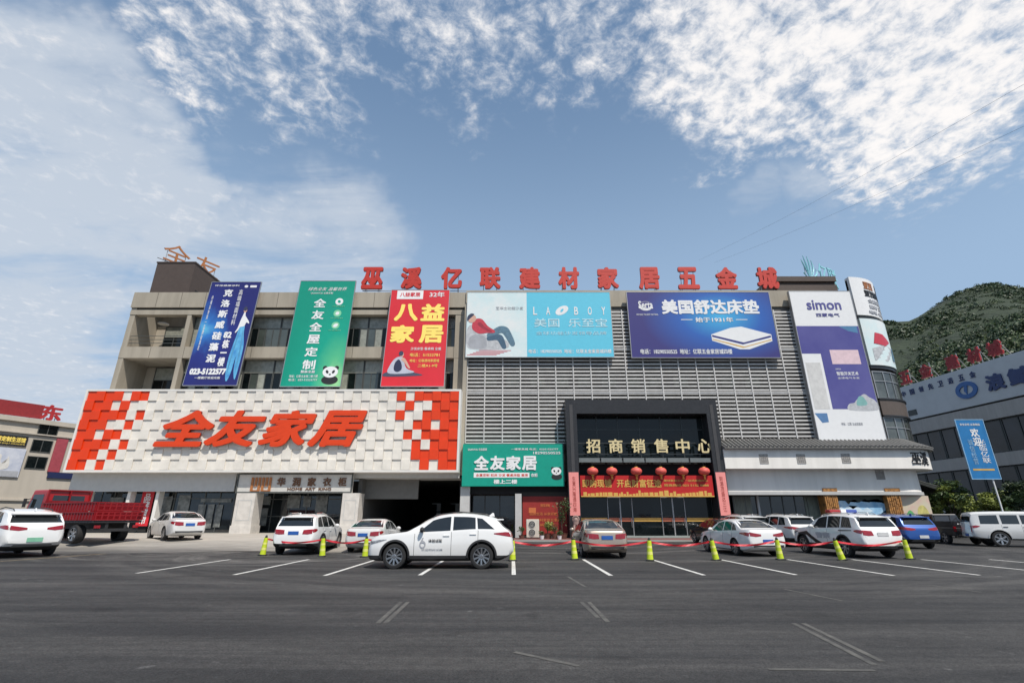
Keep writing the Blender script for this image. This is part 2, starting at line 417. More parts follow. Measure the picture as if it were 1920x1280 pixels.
# ------------------------------------------------------------------ materials of the mall
M_conc = mat('beige_cladding', (.40, .355, .285), .8, var=.13, vscale=1.0, streak=True, bump=.1)
M_concd = mat('dark_groove', (.05, .045, .04), .9)
M_white = mat('white_paint', (.74, .72, .68), .6, var=.04, vscale=1.0, streak=True)
M_white2 = mat('white_render', (.84, .805, .755), .7, var=.08, vscale=.8, streak=True)
M_marble = mat('pale_marble', (.66, .62, .57), .45, var=.10, vscale=2.5)
M_grey = mat('grey_panel', (.50, .50, .49), .5, var=.05)
M_alu = mat('dark_aluminium', (.05, .055, .055), .4, metal=.4)
M_steel = mat('galvanised_steel', (.42, .42, .42), .45, metal=.7)
M_louv = mat('louver_blade', (.62, .605, .585), .5, var=.10, vscale=1.5)
M_louvb = mat('screen_backing', (.13, .125, .12), .8, var=.25, vscale=.35)
M_brown = mat('brown_cladding', (.085, .062, .052), .7, var=.08)
M_black = mat('black_granite', (.030, .029, .031), .35, var=.2, vscale=8)
M_dark = mat('dark_interior', (.018, .018, .02), .9)
M_dimwall = mat('interior_wall', (.12, .12, .115), .9)
M_orange = mat('orange_tile', srgb(226, 62, 10), .42, var=.05, vscale=.9)
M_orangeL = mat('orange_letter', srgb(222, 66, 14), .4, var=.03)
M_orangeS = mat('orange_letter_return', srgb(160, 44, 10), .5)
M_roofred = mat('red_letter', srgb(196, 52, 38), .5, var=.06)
M_tile = mat('grey_roof_tile', (.20, .195, .185), .8, var=.15, vscale=5)
M_glassd = mat('tinted_glass', (.008, .012, .013), .05, var=.4, vscale=.5, spec=.38)
M_glassg = mat('green_tinted_glass', (.075, .09, .08), .05, var=.3, vscale=.4, spec=.9)
M_curtain = mat('curtain_behind_glass', (.32, .33, .285), .25, var=.18, vscale=3)
M_gold = mat('gilded_letter', (.75, .62, .34), .35, metal=.1)
M_teal = mat('teal_vinyl', srgb(0, 152, 130), .45, var=.05, bump=.3, bscale=1.3)
M_tealp = mat('teal_vinyl_light', srgb(70, 180, 130), .45)
M_tealp2 = mat('teal_vinyl_pale', srgb(130, 205, 160), .45)
M_blue = mat('navy_vinyl', srgb(36, 44, 120), .45, var=.06)
M_blue2 = mat('azure_print', srgb(44, 110, 186), .45, col2=srgb(36, 50, 130), vscale=1.1)
M_blue3 = mat('pale_azure_print', srgb(110, 190, 225), .45, col2=srgb(60, 130, 195), vscale=1.3)
M_red = mat('red_vinyl', srgb(212, 38, 50), .45, var=.05, vscale=.6, bump=.35, bscale=1.3)
M_redb = mat('red_banner_cloth', srgb(185, 20, 22), .6, var=.06)
M_yel = mat('yellow_print', srgb(250, 222, 110), .5, var=.02)
M_yeld = mat('old_gold_print', srgb(214, 170, 84), .5)
M_wt = mat('white_print', (.80, .80, .80), .5, var=.02)
M_ltgr = mat('grey_print', (.42, .43, .46), .5)
M_blk = mat('black_print', (.02, .02, .022), .5)
M_pink = mat('pink_couplet_paper', srgb(236, 148, 142), .7, var=.05)
M_wood = mat('carved_timber', (.50, .235, .065), .55, var=.3, vscale=5, bump=.5, bscale=9, col2=(.06, .03, .015))
M_purple = mat('violet_vinyl', srgb(74, 72, 140), .45, col2=srgb(94, 92, 152), vscale=.25)
M_sofa = mat('print_skin_grey', (.55, .56, .58), .5, var=.15, vscale=4)
M_denim = mat('print_denim', srgb(96, 130, 150), .5, var=.2, vscale=6)
M_pred = mat('print_red', srgb(200, 62, 78), .5, var=.1, vscale=6)
M_cyan = mat('sky_blue_vinyl', srgb(96, 196, 222), .45, var=.02)
M_palegr = mat('pale_print', srgb(206, 226, 228), .45, col2=(.8, .8, .78), vscale=.5)
M_cream = mat('cream_cladding', (.50, .45, .38), .8, var=.06, vscale=.8, streak=True)
M_frame = mat('window_frame', (.10, .105, .10), .5, metal=.3)
M_pole = mat('pole_paint', (.5, .5, .5), .5, metal=.5)

# ------------------------------------------------------------------ the mall
YW = 40.5
XL = PX(232, 633, YW); XM = PX(872, 640, YW); XR = 28.0
ZTOP = PZ(549, YW); 
Zp0 = PZ(577, YW); Zb1 = PZ(590, YW); Zs1 = PZ(650, YW); Zs0 = PZ(671, YW); Zlow = PZ(735, YW)
mall = thing('shopping_centre', 'beige three storey furniture mall with louvered screen, black portal and banners', 'building', (0, YW, 0), world=True)
XBAL = PX(346, 633, YW)
bm = BM()
# solid core behind the windows; balcony bay and passage are left open
box(bm, XBAL + .0, XM, YW + .9, 62, Zlow - 1.2, ZTOP - .3)
box(bm, XL + .003, XBAL - .003, YW + 3.2, 62, Zlow - 1.2, ZTOP - .3)
box(bm, XL, XL + .45, YW, YW + 3.197, Zlow - 1.2, ZTOP - .303)                   # end wall of the balconies
box(bm, XM + .003, XR, YW + .1, 62, 5.2, ZTOP - .3)
obj('wall', bm, M_conc, mall)
bm = BM()
box(bm, XL - .05, XM, YW - .12, YW + .35, Zp0, ZTOP); box(bm, XM + .003, XR + .1, YW - .3, YW + .35, Zp0 + .003, ZTOP + .1)
obj('parapet', bm, M_conc, mall)
bm = BM()
x = XL + 2.1
while x < XM - .5: box(bm, x, x + .03, YW - .124, YW - .118, Zp0 + .02, ZTOP - .02); x += 2.15
box(bm, XL - .02, XM, YW + .02, YW + .3, Zp0 - .22, Zp0 - .003)
obj('groove', bm, M_concd, mall)
bm = BM()
box(bm, XL, XM, YW - .05, YW + .6, Zb1, Zp0 - .223); box(bm, XL, XM, YW - .03, YW + .8, Zs0, Zs1)
box(bm, XL, XM, YW - .03, YW + .8, Zlow - 1.3, Zlow - .3)
obj('spandrel', bm, M_conc, mall)
bm = BM()
x = XL + 2.6
while x < XM - .5: box(bm, x, x + .03, YW - .034, YW - .028, Zs0 + .02, Zs1 - .02); x += 2.9
obj('groove', bm, M_concd, mall)
def pillar(x0, x1, y0, y1, z0, z1, m, name='pillar'):
    bm = BM(); box(bm, x0, x1, y0, y1, z0, z1); return obj(name, bm, m, mall)
for (za, zb_) in ((Zs1 + .003, Zb1 - .003), (Zlow - .297, Zs0 - .003)):
    pillar(XBAL - .18, XBAL + .18, YW - .02, YW + .88, za, zb_, M_conc)
    pillar(XM - .9, XM - .02, YW - .02, YW + .88, za, zb_, M_conc)
def window(x0, x1, z0, z1, y, nm=3, trans=.34, blind=(), dark=()):
    bm = BM(); fw = .055
    box(bm, x0, x1, y, y + .1, z0, z0 + fw); box(bm, x0, x1, y, y + .1, z1 - fw, z1)
    box(bm, x0, x0 + fw, y, y + .1, z0 + fw, z1 - fw); box(bm, x1 - fw, x1, y, y + .1, z0 + fw, z1 - fw)
    zt = z1 - (z1 - z0) * trans
    box(bm, x0 + fw, x1 - fw, y + .003, y + .097, zt - fw / 2, zt + fw / 2)
    xs_ = [x0 + (x1 - x0) * k / nm for k in range(nm + 1)]
    for k in range(1, nm): box(bm, xs_[k] - fw / 2, xs_[k] + fw / 2, y + .005, y + .095, z0 + fw, zt - fw / 2)
    w = obj('window', bm, M_frame, mall)
    bm = BM()
    for k in range(nm):
        m_ = 2 if k in dark else 1 if k in blind else 0
        box(bm, xs_[k] + fw * .6, xs_[k + 1] - fw * .6, y + .05, y + .062, z0 + fw, zt - fw * .6, m_)
    box(bm, x0 + fw, x1 - fw, y + .05, y + .062, zt + fw * .6, z1 - fw, 3)
    obj('pane', bm, [M_glassg, M_curtain, M_glassd, M_curtain], w)
random.seed(3)
for (za, zb_) in ((Zs1 + .003, Zb1 - .003), (Zlow - .297, Zs0 - .003)):
    n = 9; xa, xb = XBAL + .2, XM - .92; wd = (xb - xa) / n
    for k in range(n):
        bl = [j for j in range(4) if random.random() < .45]; dk = [j for j in range(4) if j not in bl and random.random() < .5]
        window(xa + k * wd + .02, xa + (k + 1) * wd - .02, za, zb_, YW + .55, 4, .36, bl, dk)
    window(XL + 1.3, XBAL - .2, za, zb_, YW + 2.9, 4, .36, (2,), (0, 1))
    bm = BM(); box(bm, XL + .5, XL + 1.297, YW + 2.9, YW + 3.1, za, zb_); obj('wall', bm, M_conc, mall)
    bm = BM()
    for k in range(3): box(bm, XL + .46, XBAL - .19, YW + .1, YW + .14, za + .35 + .33 * k, za + .39 + .33 * k)
    if za == Zs1 + .003: obj('railing', bm, M_frame, mall)
    else: bm.free()
bm = BM(); box(bm, XL + .46, XBAL - .183, YW + .4, YW + 3.19, Zs0 + .1, Zs1 - .1); obj('balcony_floor', bm, M_conc, mall)
bm = BM(); lathe(bm, [(.0, .12), (.42, .08), (.45, 0), (.0, -.02)], 14, Matrix.Translation((PX(306, 608, YW + 1.6), YW + 1.6, PZ(608, YW + 1.6))))
obj('ceiling_lamp', bm, M_white, mall)
# brown roof housing at the left end
bm = BM()
xa, xb = PX(288, 520, 42.2), PX(360, 520, 42.2)
zt_ = PZ(493, 42.2)
box(bm, xa, xb, 42.2, 48.0, ZTOP - .35, zt_)
box(bm, xb - .004, xb + .9, 44.5, 47.5, ZTOP - .35, ZTOP + 1.0)
hs = obj('roof_housing', bm, M_brown, mall)
bm = BM(); box(bm, xb - .05, xb + .012, 43.0, 45.6, ZTOP + .05, ZTOP + 1.5); obj('opening', bm, M_dark, hs)
bm = BM(); box(bm, xa - .06, xb + .06, 42.14, 48.06, zt_ - .002, zt_ + .12); obj('coping', bm, M_brown, hs)

# louvered screen
YS = 40.0
ZS0, ZS1 = PZ(829, YS), PZ(582, YS)
XS1 = PX(1548, 800, YS)
bm = BM()
n = 36
for k in range(n):
    z = ZS0 + (ZS1 - ZS0) * (k + .35) / n
    v = box(bm, XM + .35, XS1, YS - .02, YS + .08, z, z + .125)
sc = obj('louver_screen', bm, M_louv, mall)
bm = BM()
k = 0; x = XM + .3
while x < XS1 + .1:
    box(bm, x, x + .085, YS - .07, YS - .023, ZS0 - .05, ZS1 + .05); x += 1.475
for z in (ZS0 - .06, ZS0 + (ZS1 - ZS0) * .36, ZS0 + (ZS1 - ZS0) * .69): box(bm, XM + .31, XS1, YS - .06, YS - .026, z - .04, z + .05)
obj('mullion', bm, M_louv, sc)
bm = BM(); box(bm, XM + .02, XR, YS + .35, YS + .58, ZS0 - .6, Zp0 + .0); obj('screen_backing', bm, M_louvb, mall)
# dim window band behind the blades, with the half hidden old lettering
frS = front(XM, 0, YS + .345)
for k in range(12):
    old = BM(); u = 1.6 + k * 2.0; rect(old, frS, u, u + 1.2, PZ(722, YS) - .1, PZ(707, YS) + .1, 0, .05)
    obj('window', old, M_curtain, mall)
# white edge post between the wing and the screen
bm = BM(); box(bm, XM - .015, XM + .28, YS - .35, YS + .34, 4.6, Zp0 - .01); obj('edge_post', bm, M_conc, mall)

# ---- tiled white and orange sign band, left wing
YP = 38.6
px0 = (PX(165, 730, YP) + PX(121, 880, YP)) / 2; px1 = (PX(865, 730, YP) + PX(860, 887, YP)) / 2
pz0, pz1 = PZ(885, YP), PZ(730, YP)
band = thing('sign_band', 'long white tiled sign band with orange mosaic ends and four slanted orange characters', 'shop sign', (px0, YP, 0), world=True)
fb = front(px0, pz0, YP); BW, BH = px1 - px0, pz1 - pz0
bm = BM()
rect(bm, fb, 0, BW, 0, .16, -2.6, .12); rect(bm, fb, 0, BW, BH - .16, BH, -2.6, .12)
rect(bm, fb, 0, .16, .163, BH - .163, -2.6, .12); rect(bm, fb, BW - .16, BW, .163, BH - .163, -2.6, .12)
rect(bm, fb, .163, BW - .163, .163, BH - .163, -2.5, -.02)
obj('frame', bm, M_white, band)
ncol, nrow = 42, 8
orL = [{0, 1, 2, 3, 5, 6}, {0, 1, 2, 4}, {0, 1, 2, 3, 4, 6}, {0, 1, 2, 5}, {0, 1, 3, 4}, {0, 1, 2, 3, 5}, {0, 1, 2, 4}, {0, 1, 3}]
orR = [{0, 1, 2, 3, 4, 6}, {0, 1, 2, 5}, {0, 1, 2, 3, 6}, {0, 1, 3, 4}, {0, 1, 2, 3, 5}, {0, 1, 2, 4}, {0, 1, 2, 3, 4}, {0, 1, 3}]
M_wtile = mat('white_tile', (.80, .755, .68), .4, var=.09, vscale=.9)
bm = BM(); cw, chh = (BW - .34) / ncol, (BH - .34) / nrow
random.seed(5)
for r in range(nrow):
    for c in range(ncol):
        o_ = c in orL[r] or (ncol - 1 - c) in orR[r]
        dep = (.085 if (r + c) % 2 else .0) + random.random() * .012
        u, v = .17 + c * cw, .17 + (nrow - 1 - r) * chh
        j_ = random.random() * .008; rect(bm, fb, u + .004 + j_, u + cw - .004, v + .004 + j_ * .7, v + chh - .004, -.018, .03 + dep, 1 if o_ else 0)
obj('mosaic_tiles', bm, [M_wtile, M_orange], band)
for ch, a, b in (('全', 300, 406), ('友', 392, 500), ('家', 492, 594), ('居', 583, 688)):
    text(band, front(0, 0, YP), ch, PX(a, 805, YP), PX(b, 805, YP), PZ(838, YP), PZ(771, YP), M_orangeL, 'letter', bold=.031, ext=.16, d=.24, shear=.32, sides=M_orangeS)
# shade panels below the band
bm = BM()
xa, xb = PX(132, 905, 39.4), PX(441, 905, 39.4); box(bm, xa, xb, 39.4, 39.55, PZ(921, 39.4), pz0 - .004)
obj('fascia_panel', bm, M_grey, mall)
bm = BM(); box(bm, px0 + .3, px1 - .02, 39.56, 42.2, pz0 - .35, pz0 - .004); obj('soffit', bm, M_grey, mall)

# ---- wardrobe shop sign
Ysh = 39.1
wa, wb = PX(444, 908, Ysh), PX(661, 908, Ysh); wz0, wz1 = PZ(924, Ysh), pz0 - .03
ws = thing('shop_signboard', 'off white shop signboard with brown striped emblem over two pale pillars', 'shop sign', (wa, Ysh, wz0), world=True)
fw_ = front(wa, wz0, Ysh); ww, wh = wb - wa, wz1 - wz0
bm = BM(); rect(bm, fw_, 0, ww, 0, wh, -.2, 0); obj('panel', bm, mat('off_white_panel', (.62, .60, .56), .5), ws)
bm = BM()
for a in ((0, ww, 0, .1), (0, ww, wh - .1, wh), (0, .1, .1, wh - .1), (ww - .1, ww, .1, wh - .1)): rect(bm, fw_, *a, .002, .06)
obj('frame', bm, M_frame, ws)
M_brnl = mat('brown_letter', (.16, .075, .035), .5); M_orbr = mat('copper_emblem', (.42, .16, .05), .4)
bm = BM()
for k in range(6):
    u = 1.1 + k * .27; rect(bm, fw_, u, u + .17, .22 if k % 3 != 1 else .5, 1.15, .003, .09)
for k in (0, 3): rect(bm, fw_, 1.1 + k * .27, 1.1 + k * .27 + .72, .14, .219, .004, .09)
obj('emblem', bm, M_orbr, ws)
for k, ch in enumerate('华润家衣柜'):
    u = 3.05 + k * 1.16; text(ws, fw_, ch, u, u + .62, .50, 1.14, M_brnl, 'letter', bold=.03, ext=.05)
text(ws, fw_, 'HOME  ART  KING', 3.9, 7.2, .20, .40, M_brnl, 'small_lettering', bold=.02, ext=.03)

# ---- ground floor of the left wing
def pz(py, y): return PZ(py, y)
for a, b, y in ((438, 474, 38.9), (639, 671, 38.9)):
    xa, xb = PX(a, 960, y), PX(b, 960, y)
    p_ = pillar(xa, xb, y, y + 1.3, .40, pz0 - .36 if a < 0 else wz0 - .004, M_marble)
    bm = BM(); box(bm, xa - .06, xb + .06, y - .06, y + 1.36, .38, .95); obj('plinth', bm, M_marble, p_)
    bm = BM()
    for (u0, u1, v0, v1) in ((.2, xb - xa - .2, 1.2, 1.24), (.2, xb - xa - .2, 2.6, 2.64), (.2, .24, 1.24, 2.6), (xb - xa - .24, xb - xa - .2, 1.24, 2.6)):
        box(bm, xa + u0, xa + u1, y - .012, y + .01, .4 + v0 - .3, .4 + v1 - .3)
    obj('moulding', bm, M_grey, p_)
for a, b in ((146, 158), (232, 238), (286, 292)):
    pillar(PX(a, 955, 39.6), PX(b, 955, 39.6), 39.6, 40.2, .40, pz0 - .36, M_white)
# three recessed shop fronts
def shopfront(x0, x1, y, z0, z1, cols, mid, kind=0, depth=7.0, back=True):
    bm = BM(); f = .07
    for k in range(cols + 1):
        x = x0 + (x1 - x0) * k / cols; box(bm, x - f / 2, x + f / 2, y, y + .12, z0, z1)
    for z in [z0 + f / 2] + list(mid) + [z1 - f / 2]: box(bm, x0, x1, y + .004, y + .116, z - f / 2, z + f / 2)
    s = obj('shopfront', bm, M_frame, mall)
    bm = BM()
    for k in range(cols):
        xa_, xb_ = x0 + (x1 - x0) * k / cols, x0 + (x1 - x0) * (k + 1) / cols
        box(bm, xa_ + f * .6, xb_ - f * .6, y + .05, y + .06, z0 + f, z1 - f)
    obj('pane', bm, mat('shop_glass', (.018, .024, .028), .03, var=.4, vscale=.6, spec=.8), s)
gz0, gz1 = .404, pz0 - .36
shopfront(PX(158, 960, 41.3), PX(232, 960, 41.3), 41.3, gz0, gz1, 3, (2.6,))
shopfront(PX(240, 960, 41.3), PX(286, 960, 41.3), 41.3, gz0, gz1, 2, (2.6,))
shopfront(PX(294, 960, 40.6), PX(436, 960, 40.6), 40.6, gz0, gz1, 5, (2.9,))
shopfront(PX(476, 960, 41.8), PX(638, 960, 41.8), 41.8, gz0, gz1, 5, (1.6, 2.9))
# painted pale panels stand in for stock racks lit behind the glass
M_litstock = mat('painted_lit_stock', (.22, .23, .22), .4, var=.5, vscale=3.0, col2=(.03, .035, .035))
for a, b, t_, bt in ((166, 180, 940, 985), (200, 226, 932, 990), (300, 318, 930, 968), (330, 352, 928, 960), (370, 384, 945, 992), (388, 400, 945, 990), (404, 416, 946, 988), (372, 430, 934, 941),
                     (480, 504, 930, 946), (484, 502, 952, 985), (536, 560, 928, 952), (566, 580, 930, 950), (590, 612, 928, 960), (540, 562, 960, 978)):
    y = 41.27 if a < 290 else (40.57 if a < 440 else 41.77)
    bm = BM(); box(bm, PX(a, 960, y), PX(b, 960, y), y, y + .025, PZ(bt, y), PZ(t_, y)); obj('poster', bm, M_litstock, mall)  # each sheet is painted pale for stock lit inside
bm = BM(); box(bm, XL - .02, PX(672, 960, 42), 42.3, 62, .0, pz0 - .36); obj('wall', bm, M_dark, mall)
# open passage through the building at the right of the wing, lit from its far end
xa, xb = PX(674, 950, 40), PX(862, 950, 40)
bm = BM()
box(bm, xa - .3, xa, 40.2, 62, .0, pz0 - .01); box(bm, xb, xb + .3, 40.2, 62, 0, pz0 - .01)
box(bm, xa, xb, 40.0, 62, pz0 - .006, pz0 + .5)
obj('passage_wall', bm, M_dimwall, mall)
bm = BM(); yb = 61.5; q = [xa + (xb - xa) * k / 7 for k in range(8)]
box(bm, xa, xb, yb, yb + .3, 3.1, pz0)
for k in range(7):
    if k in (2, 4, 5): 
        for z in (1.2, 2.1): box(bm, q[k], q[k + 1], yb + .1, yb + .2, z, z + .12)
        box(bm, (q[k] + q[k + 1]) / 2 - .06, (q[k] + q[k + 1]) / 2 + .06, yb + .11, yb + .19, .1, 3.0)
        box(bm, q[k], q[k] + .5, yb, yb + .3, 0, 3.0)
    else: box(bm, q[k], q[k + 1], yb, yb + .3, 0, 3.1)
obj('passage_end_wall', bm, M_dark, mall)
bm = BM(); box(bm, xa - 3, xb + 3, 66.0, 66.3, 0, 4.6); tag(obj('added_backdrop_wall', bm, mat('added_backdrop_render', (.60, .58, .54), .9, var=.2), loc=(xa, 66.0, 0)), 'added pale wall setting how bright the far openings of the dark passage look', 'wall')  # added wall, catches skylight so the passage openings read dim, not sky bright
bm = BM(); box(bm, xa, xa + 4.2, 41.2, 41.5, PZ(935, 41.2), pz0 - .01); obj('shop_return_panel', bm, mat('grey_hoarding', (.16, .16, .155), .7), mall)
pillar(PX(862, 960, 39.6), PX(880, 960, 39.6), 39.6, 40.4, .0, PZ(912, 39.6), M_grey)
# ------------------------------------------------------------------ hanging banners of the left wing
def leaning(bl, br, tl, tr, Yb, Yt):
    """frame of a banner stretched from the sign band's top edge (Yb) to the parapet (Yt)"""
    xb0, zb = P(bl[0], bl[1], Yb); xb1, _ = P(br[0], br[1], Yb); xt0, zt = P(tl[0], tl[1], Yt); xt1, _ = P(tr[0], tr[1], Yt)
    x0, x1 = (xb0 + xt0) / 2, (xb1 + xt1) / 2
    o = Vector((x0, Yb, zb)); v = Vector((0, Yt - Yb, zt - zb))
    return Frame(o, (1, 0, 0), v), x1 - x0, v.length
def recloth(t, name, ramp, cen, ysc, wob):
    m = bpy.data.materials.new(name); m.use_nodes = True; tr = m.node_tree; b = tr.nodes['Principled BSDF']; b.inputs['Roughness'].default_value = .45
    tcx = nd(tr, 'ShaderNodeTexCoord'); nz = nd(tr, 'ShaderNodeTexNoise'); nz.inputs['Scale'].default_value = 3.5; nz.inputs['Detail'].default_value = 5; tr.links.new(tcx.outputs['Generated'], nz.inputs[0])
    sp = nd(tr, 'ShaderNodeSeparateXYZ'); tr.links.new(tcx.outputs['Generated'], sp.inputs[0])
    dx = mth(tr, 'SUBTRACT', sp.outputs[0], cen[0]); dy = mth(tr, 'MULTIPLY', mth(tr, 'SUBTRACT', sp.outputs[2], cen[1]), ysc)
    rr = mth(tr, 'SQRT', mth(tr, 'ADD', mth(tr, 'MULTIPLY', dx, dx), mth(tr, 'MULTIPLY', dy, dy)))
    rr = mth(tr, 'ADD', rr, mth(tr, 'MULTIPLY', mth(tr, 'SUBTRACT', nz.outputs[0], .5), wob * 2))
    cr = nd(tr, 'ShaderNodeValToRGB'); e = cr.color_ramp.elements
    e[0].position, e[0].color = ramp[0][0], (*ramp[0][1], 1); e[1].position, e[1].color = ramp[-1][0], (*ramp[-1][1], 1)
    for p_, c_ in ramp[1:-1]: q_ = e.new(p_); q_.color = (*c_, 1)
    tr.links.new(rr, cr.inputs[0]); tr.links.new(cr.outputs[0], b.inputs['Base Color'])
    n2 = nd(tr, 'ShaderNodeTexNoise'); n2.inputs['Scale'].default_value = 1.2; n2.inputs['Detail'].default_value = 3; tr.links.new(tcx.outputs['Object'], n2.inputs[0])
    bp = nd(tr, 'ShaderNodeBump'); bp.inputs['Strength'].default_value = .35; bp.inputs['Distance'].default_value = .06; tr.links.new(n2.outputs[0], bp.inputs['Height']); tr.links.new(bp.outputs[0], b.inputs['Normal'])
    [c for c in t.children if c.name.split('.')[0] in ('cloth', 'panel')][0].data.materials[0] = m
def rounded(pts, n=4):
    """smooth closed outline through the points"""
    o_ = []; k = len(pts)
    for i in range(k):
        p0, p1, p2, p3 = (Vector(pts[(i + j - 1) % k]) for j in range(4))
        for q in range(n):
            t_ = q / n; o_.append(tuple(.5 * ((2 * p1) + (p2 - p0) * t_ + (2 * p0 - 5 * p1 + 4 * p2 - p3) * t_ * t_ + (3 * p1 - p0 - 3 * p2 + p3) * t_ ** 3)))
    return o_
def banner(name, label, cat, fr, w, h, m, group=None, border=None):
    t = thing(name, label, cat, fr(w / 2, 0, 0), group=group, world=True)
    bm = BM(); rect(bm, fr, 0, w, 0, h, -.05, 0); obj('cloth', bm, m, t)
    bm = BM()
    for a in ((-.05, 0, -.03, h + .03), (w, w + .05, -.03, h + .03), (0, w, h, h + .05), (0, w, -.05, 0)): rect(bm, fr, *a, -.09, .015)
    obj('frame', bm, border or M_steel, t)
    return t
# blue
fr, w, h = leaning((344, 722), (441, 722), (397, 529), (492, 529), 39.3, 40.1)
t = banner('vertical_banner', 'blue vertical banner with a standing woman, tallest white characters and phone number', 'banner', fr, w, h, M_blue, 'banners hung on the left wing')
recloth(t, 'blue_glow_print', [(0, srgb(96, 178, 214)), (.16, srgb(48, 116, 190)), (.40, srgb(36, 46, 124)), (.8, srgb(34, 36, 104))], (.12, .52), 1.6, .28)
for k, ch in enumerate('克洛斯威硅藻泥'):
    v = h * (.885 - k * .107); text(t, fr, ch, w * .30, w * .30 + .78, v - .36, v + .36, M_wt, bold=.03, ext=.012, shear=0)
text(t, fr, '高端墙面材料', w * .60, w * .60 + .34, h * .56, h * .92, M_wt, vertical=True, bold=.0, ext=.012)
text(t, fr, '内墙装饰第一品牌硅藻泥', w * .08, w * .08 + .14, h * .32, h * .86, M_wt, vertical=True, bold=.0, ext=.01)
text(t, fr, '82', w * .52, w * .52 + .66, h * .435, h * .495, M_wt, bold=.04, ext=.012)
text(t, fr, '栋一楼', w * .54, w * .54 + .55, h * .17, h * .42, M_wt, vertical=True, bold=.03, ext=.012)
text(t, fr, '023-5122577', w * .06, w * .74, h * .095, h * .15, M_wt, bold=.05, ext=.014)
text(t, fr, '一楼展厅欢迎光临', w * .18, w * .66, h * .055, h * .078, M_wt, bold=.01, ext=.01)
text(t, fr, '环保健康涂料', w * .08, w * .58, h * .955, h * .972, M_wt, bold=.01, ext=.01)
bm = BM(); poly(bm, fr, ell(w * .72, h * .955, .16, .13, 12), .002, .012); rect(bm, fr, w * .80, w * .93, h * .944, h * .966, .002, .012); obj('emblem', bm, M_wt, t)
def outline(parent, fr, pts, m, name='print', d0=.008, d1=.013, smooth=True):
    if smooth and len(pts) < 20: pts = rounded(pts)
    bm = BM(); f = [bm.verts.new(fr(u, d1, v)) for u, v in pts]; bm.faces.new(f)
    bmesh.ops.triangulate(bm, faces=bm.faces[:])
    r = bmesh.ops.extrude_face_region(bm, geom=bm.faces[:])
    for e in r['geom']:
        if isinstance(e, bmesh.types.BMVert): e.co -= fr.n * (d1 - d0) if hasattr(fr, 'n') else Vector((0, 0, 0))
    return obj(name, bm, m, parent)
def scaled(pts, u0, v0, su, sv): return [(u0 + a * su, v0 + b * sv) for a, b in pts]
U_ = lambda pts: [(a * w, b * h) for a, b in pts]
M_skin = mat('print_skin', srgb(214, 170, 150), .5); M_hair = mat('print_hair', srgb(56, 60, 84), .5); M_fold = mat('print_fold', srgb(84, 150, 190), .5)
outline(t, fr, U_([(.80, .56), (.88, .56), (.90, .48), (.955, .36), (.96, .2), (.94, .05), (.88, .13), (.855, .26), (.835, .11), (.79, .035), (.745, .09), (.725, .25), (.76, .42)]), M_blue3, d0=.014, d1=.019)
outline(t, fr, U_([(.80, .50), (.815, .50), (.79, .30), (.77, .12), (.755, .12), (.765, .30)]), M_fold, d0=.0195, d1=.022)
outline(t, fr, U_([(.87, .50), (.885, .49), (.92, .32), (.92, .14), (.905, .14), (.895, .32)]), M_fold, d0=.0195, d1=.022)
outline(t, fr, U_([(.80, .54), (.775, .51), (.735, .485), (.725, .495), (.755, .53), (.775, .60), (.80, .655), (.815, .685), (.84, .685), (.85, .655), (.89, .63), (.945, .595), (.955, .575), (.90, .585), (.875, .55)]), M_wt, d0=.0225, d1=.026)
bm = BM(); poly(bm, fr, ell(.826 * w, .708 * h, .15, .22, 14), .0265, .029); obj('print', bm, M_skin, t)
bm = BM(); poly(bm, fr, ell(.822 * w, .722 * h, .17, .22, 14), .0295, .032); obj('print', bm, M_hair, t)
# green
fr, w, h = leaning((527, 724), (641, 724), (563, 527), (664, 527), 39.3, 40.1)
t = banner('vertical_banner', 'green vertical banner with white characters, round icons and a panda at its foot', 'banner', fr, w, h, M_teal, 'banners hung on the left wing')
recloth(t, 'green_glow_print', [(0, srgb(160, 214, 150)), (.2, srgb(84, 184, 134)), (.42, srgb(6, 158, 132)), (.9, srgb(0, 142, 118))], (.90, .06), 1.0, .10)
for k, ch in enumerate('全友全屋定制'):
    v = h * (.775 - k * .117); text(t, fr, ch, w * .31, w * .31 + 1.06, v - .42, v + .42, M_wt, bold=.02, ext=.012)
text(t, fr, '绿色全友 温馨世界', w * .16, w * .86, h * .90, h * .935, M_wt, bold=.0, ext=.012, shear=.3)
text(t, fr, 'QUANYOU 全屋定制', w * .22, w * .62, h * .865, h * .885, M_wt, bold=.0, ext=.012)
for k in range(3):
    v = h * (.79 - .117 * k); bm = BM(); poly(bm, fr, ell(w * .76, v, .34, .34), .003, .01); ob_ = obj('icon', bm, M_wt if k == 0 else M_tealp2, t)
    bm = BM(); poly(bm, fr, ell(w * .76, v, .13 + .05 * k, .16, 10, .6), .0105, .014); obj('icon_mark', bm, M_teal if k < 1 else M_wt, ob_)
    text(t, fr, '环保建材', w * .65, w * .87, v - .52, v - .42, M_tealp2, bold=.0, ext=.008, name='small_lettering')
text(t, fr, '整装全屋', w * .30, w * .54, h * .115, h * .14, M_wt, bold=.01, ext=.012)
text(t, fr, '地址：亿联五金城二楼三楼', w * .12, w * .60, h * .075, h * .10, M_wt, bold=.0, ext=.012)
text(t, fr, '电话：023-51525777', w * .12, w * .60, h * .045, h * .067, M_wt, bold=.0, ext=.012)
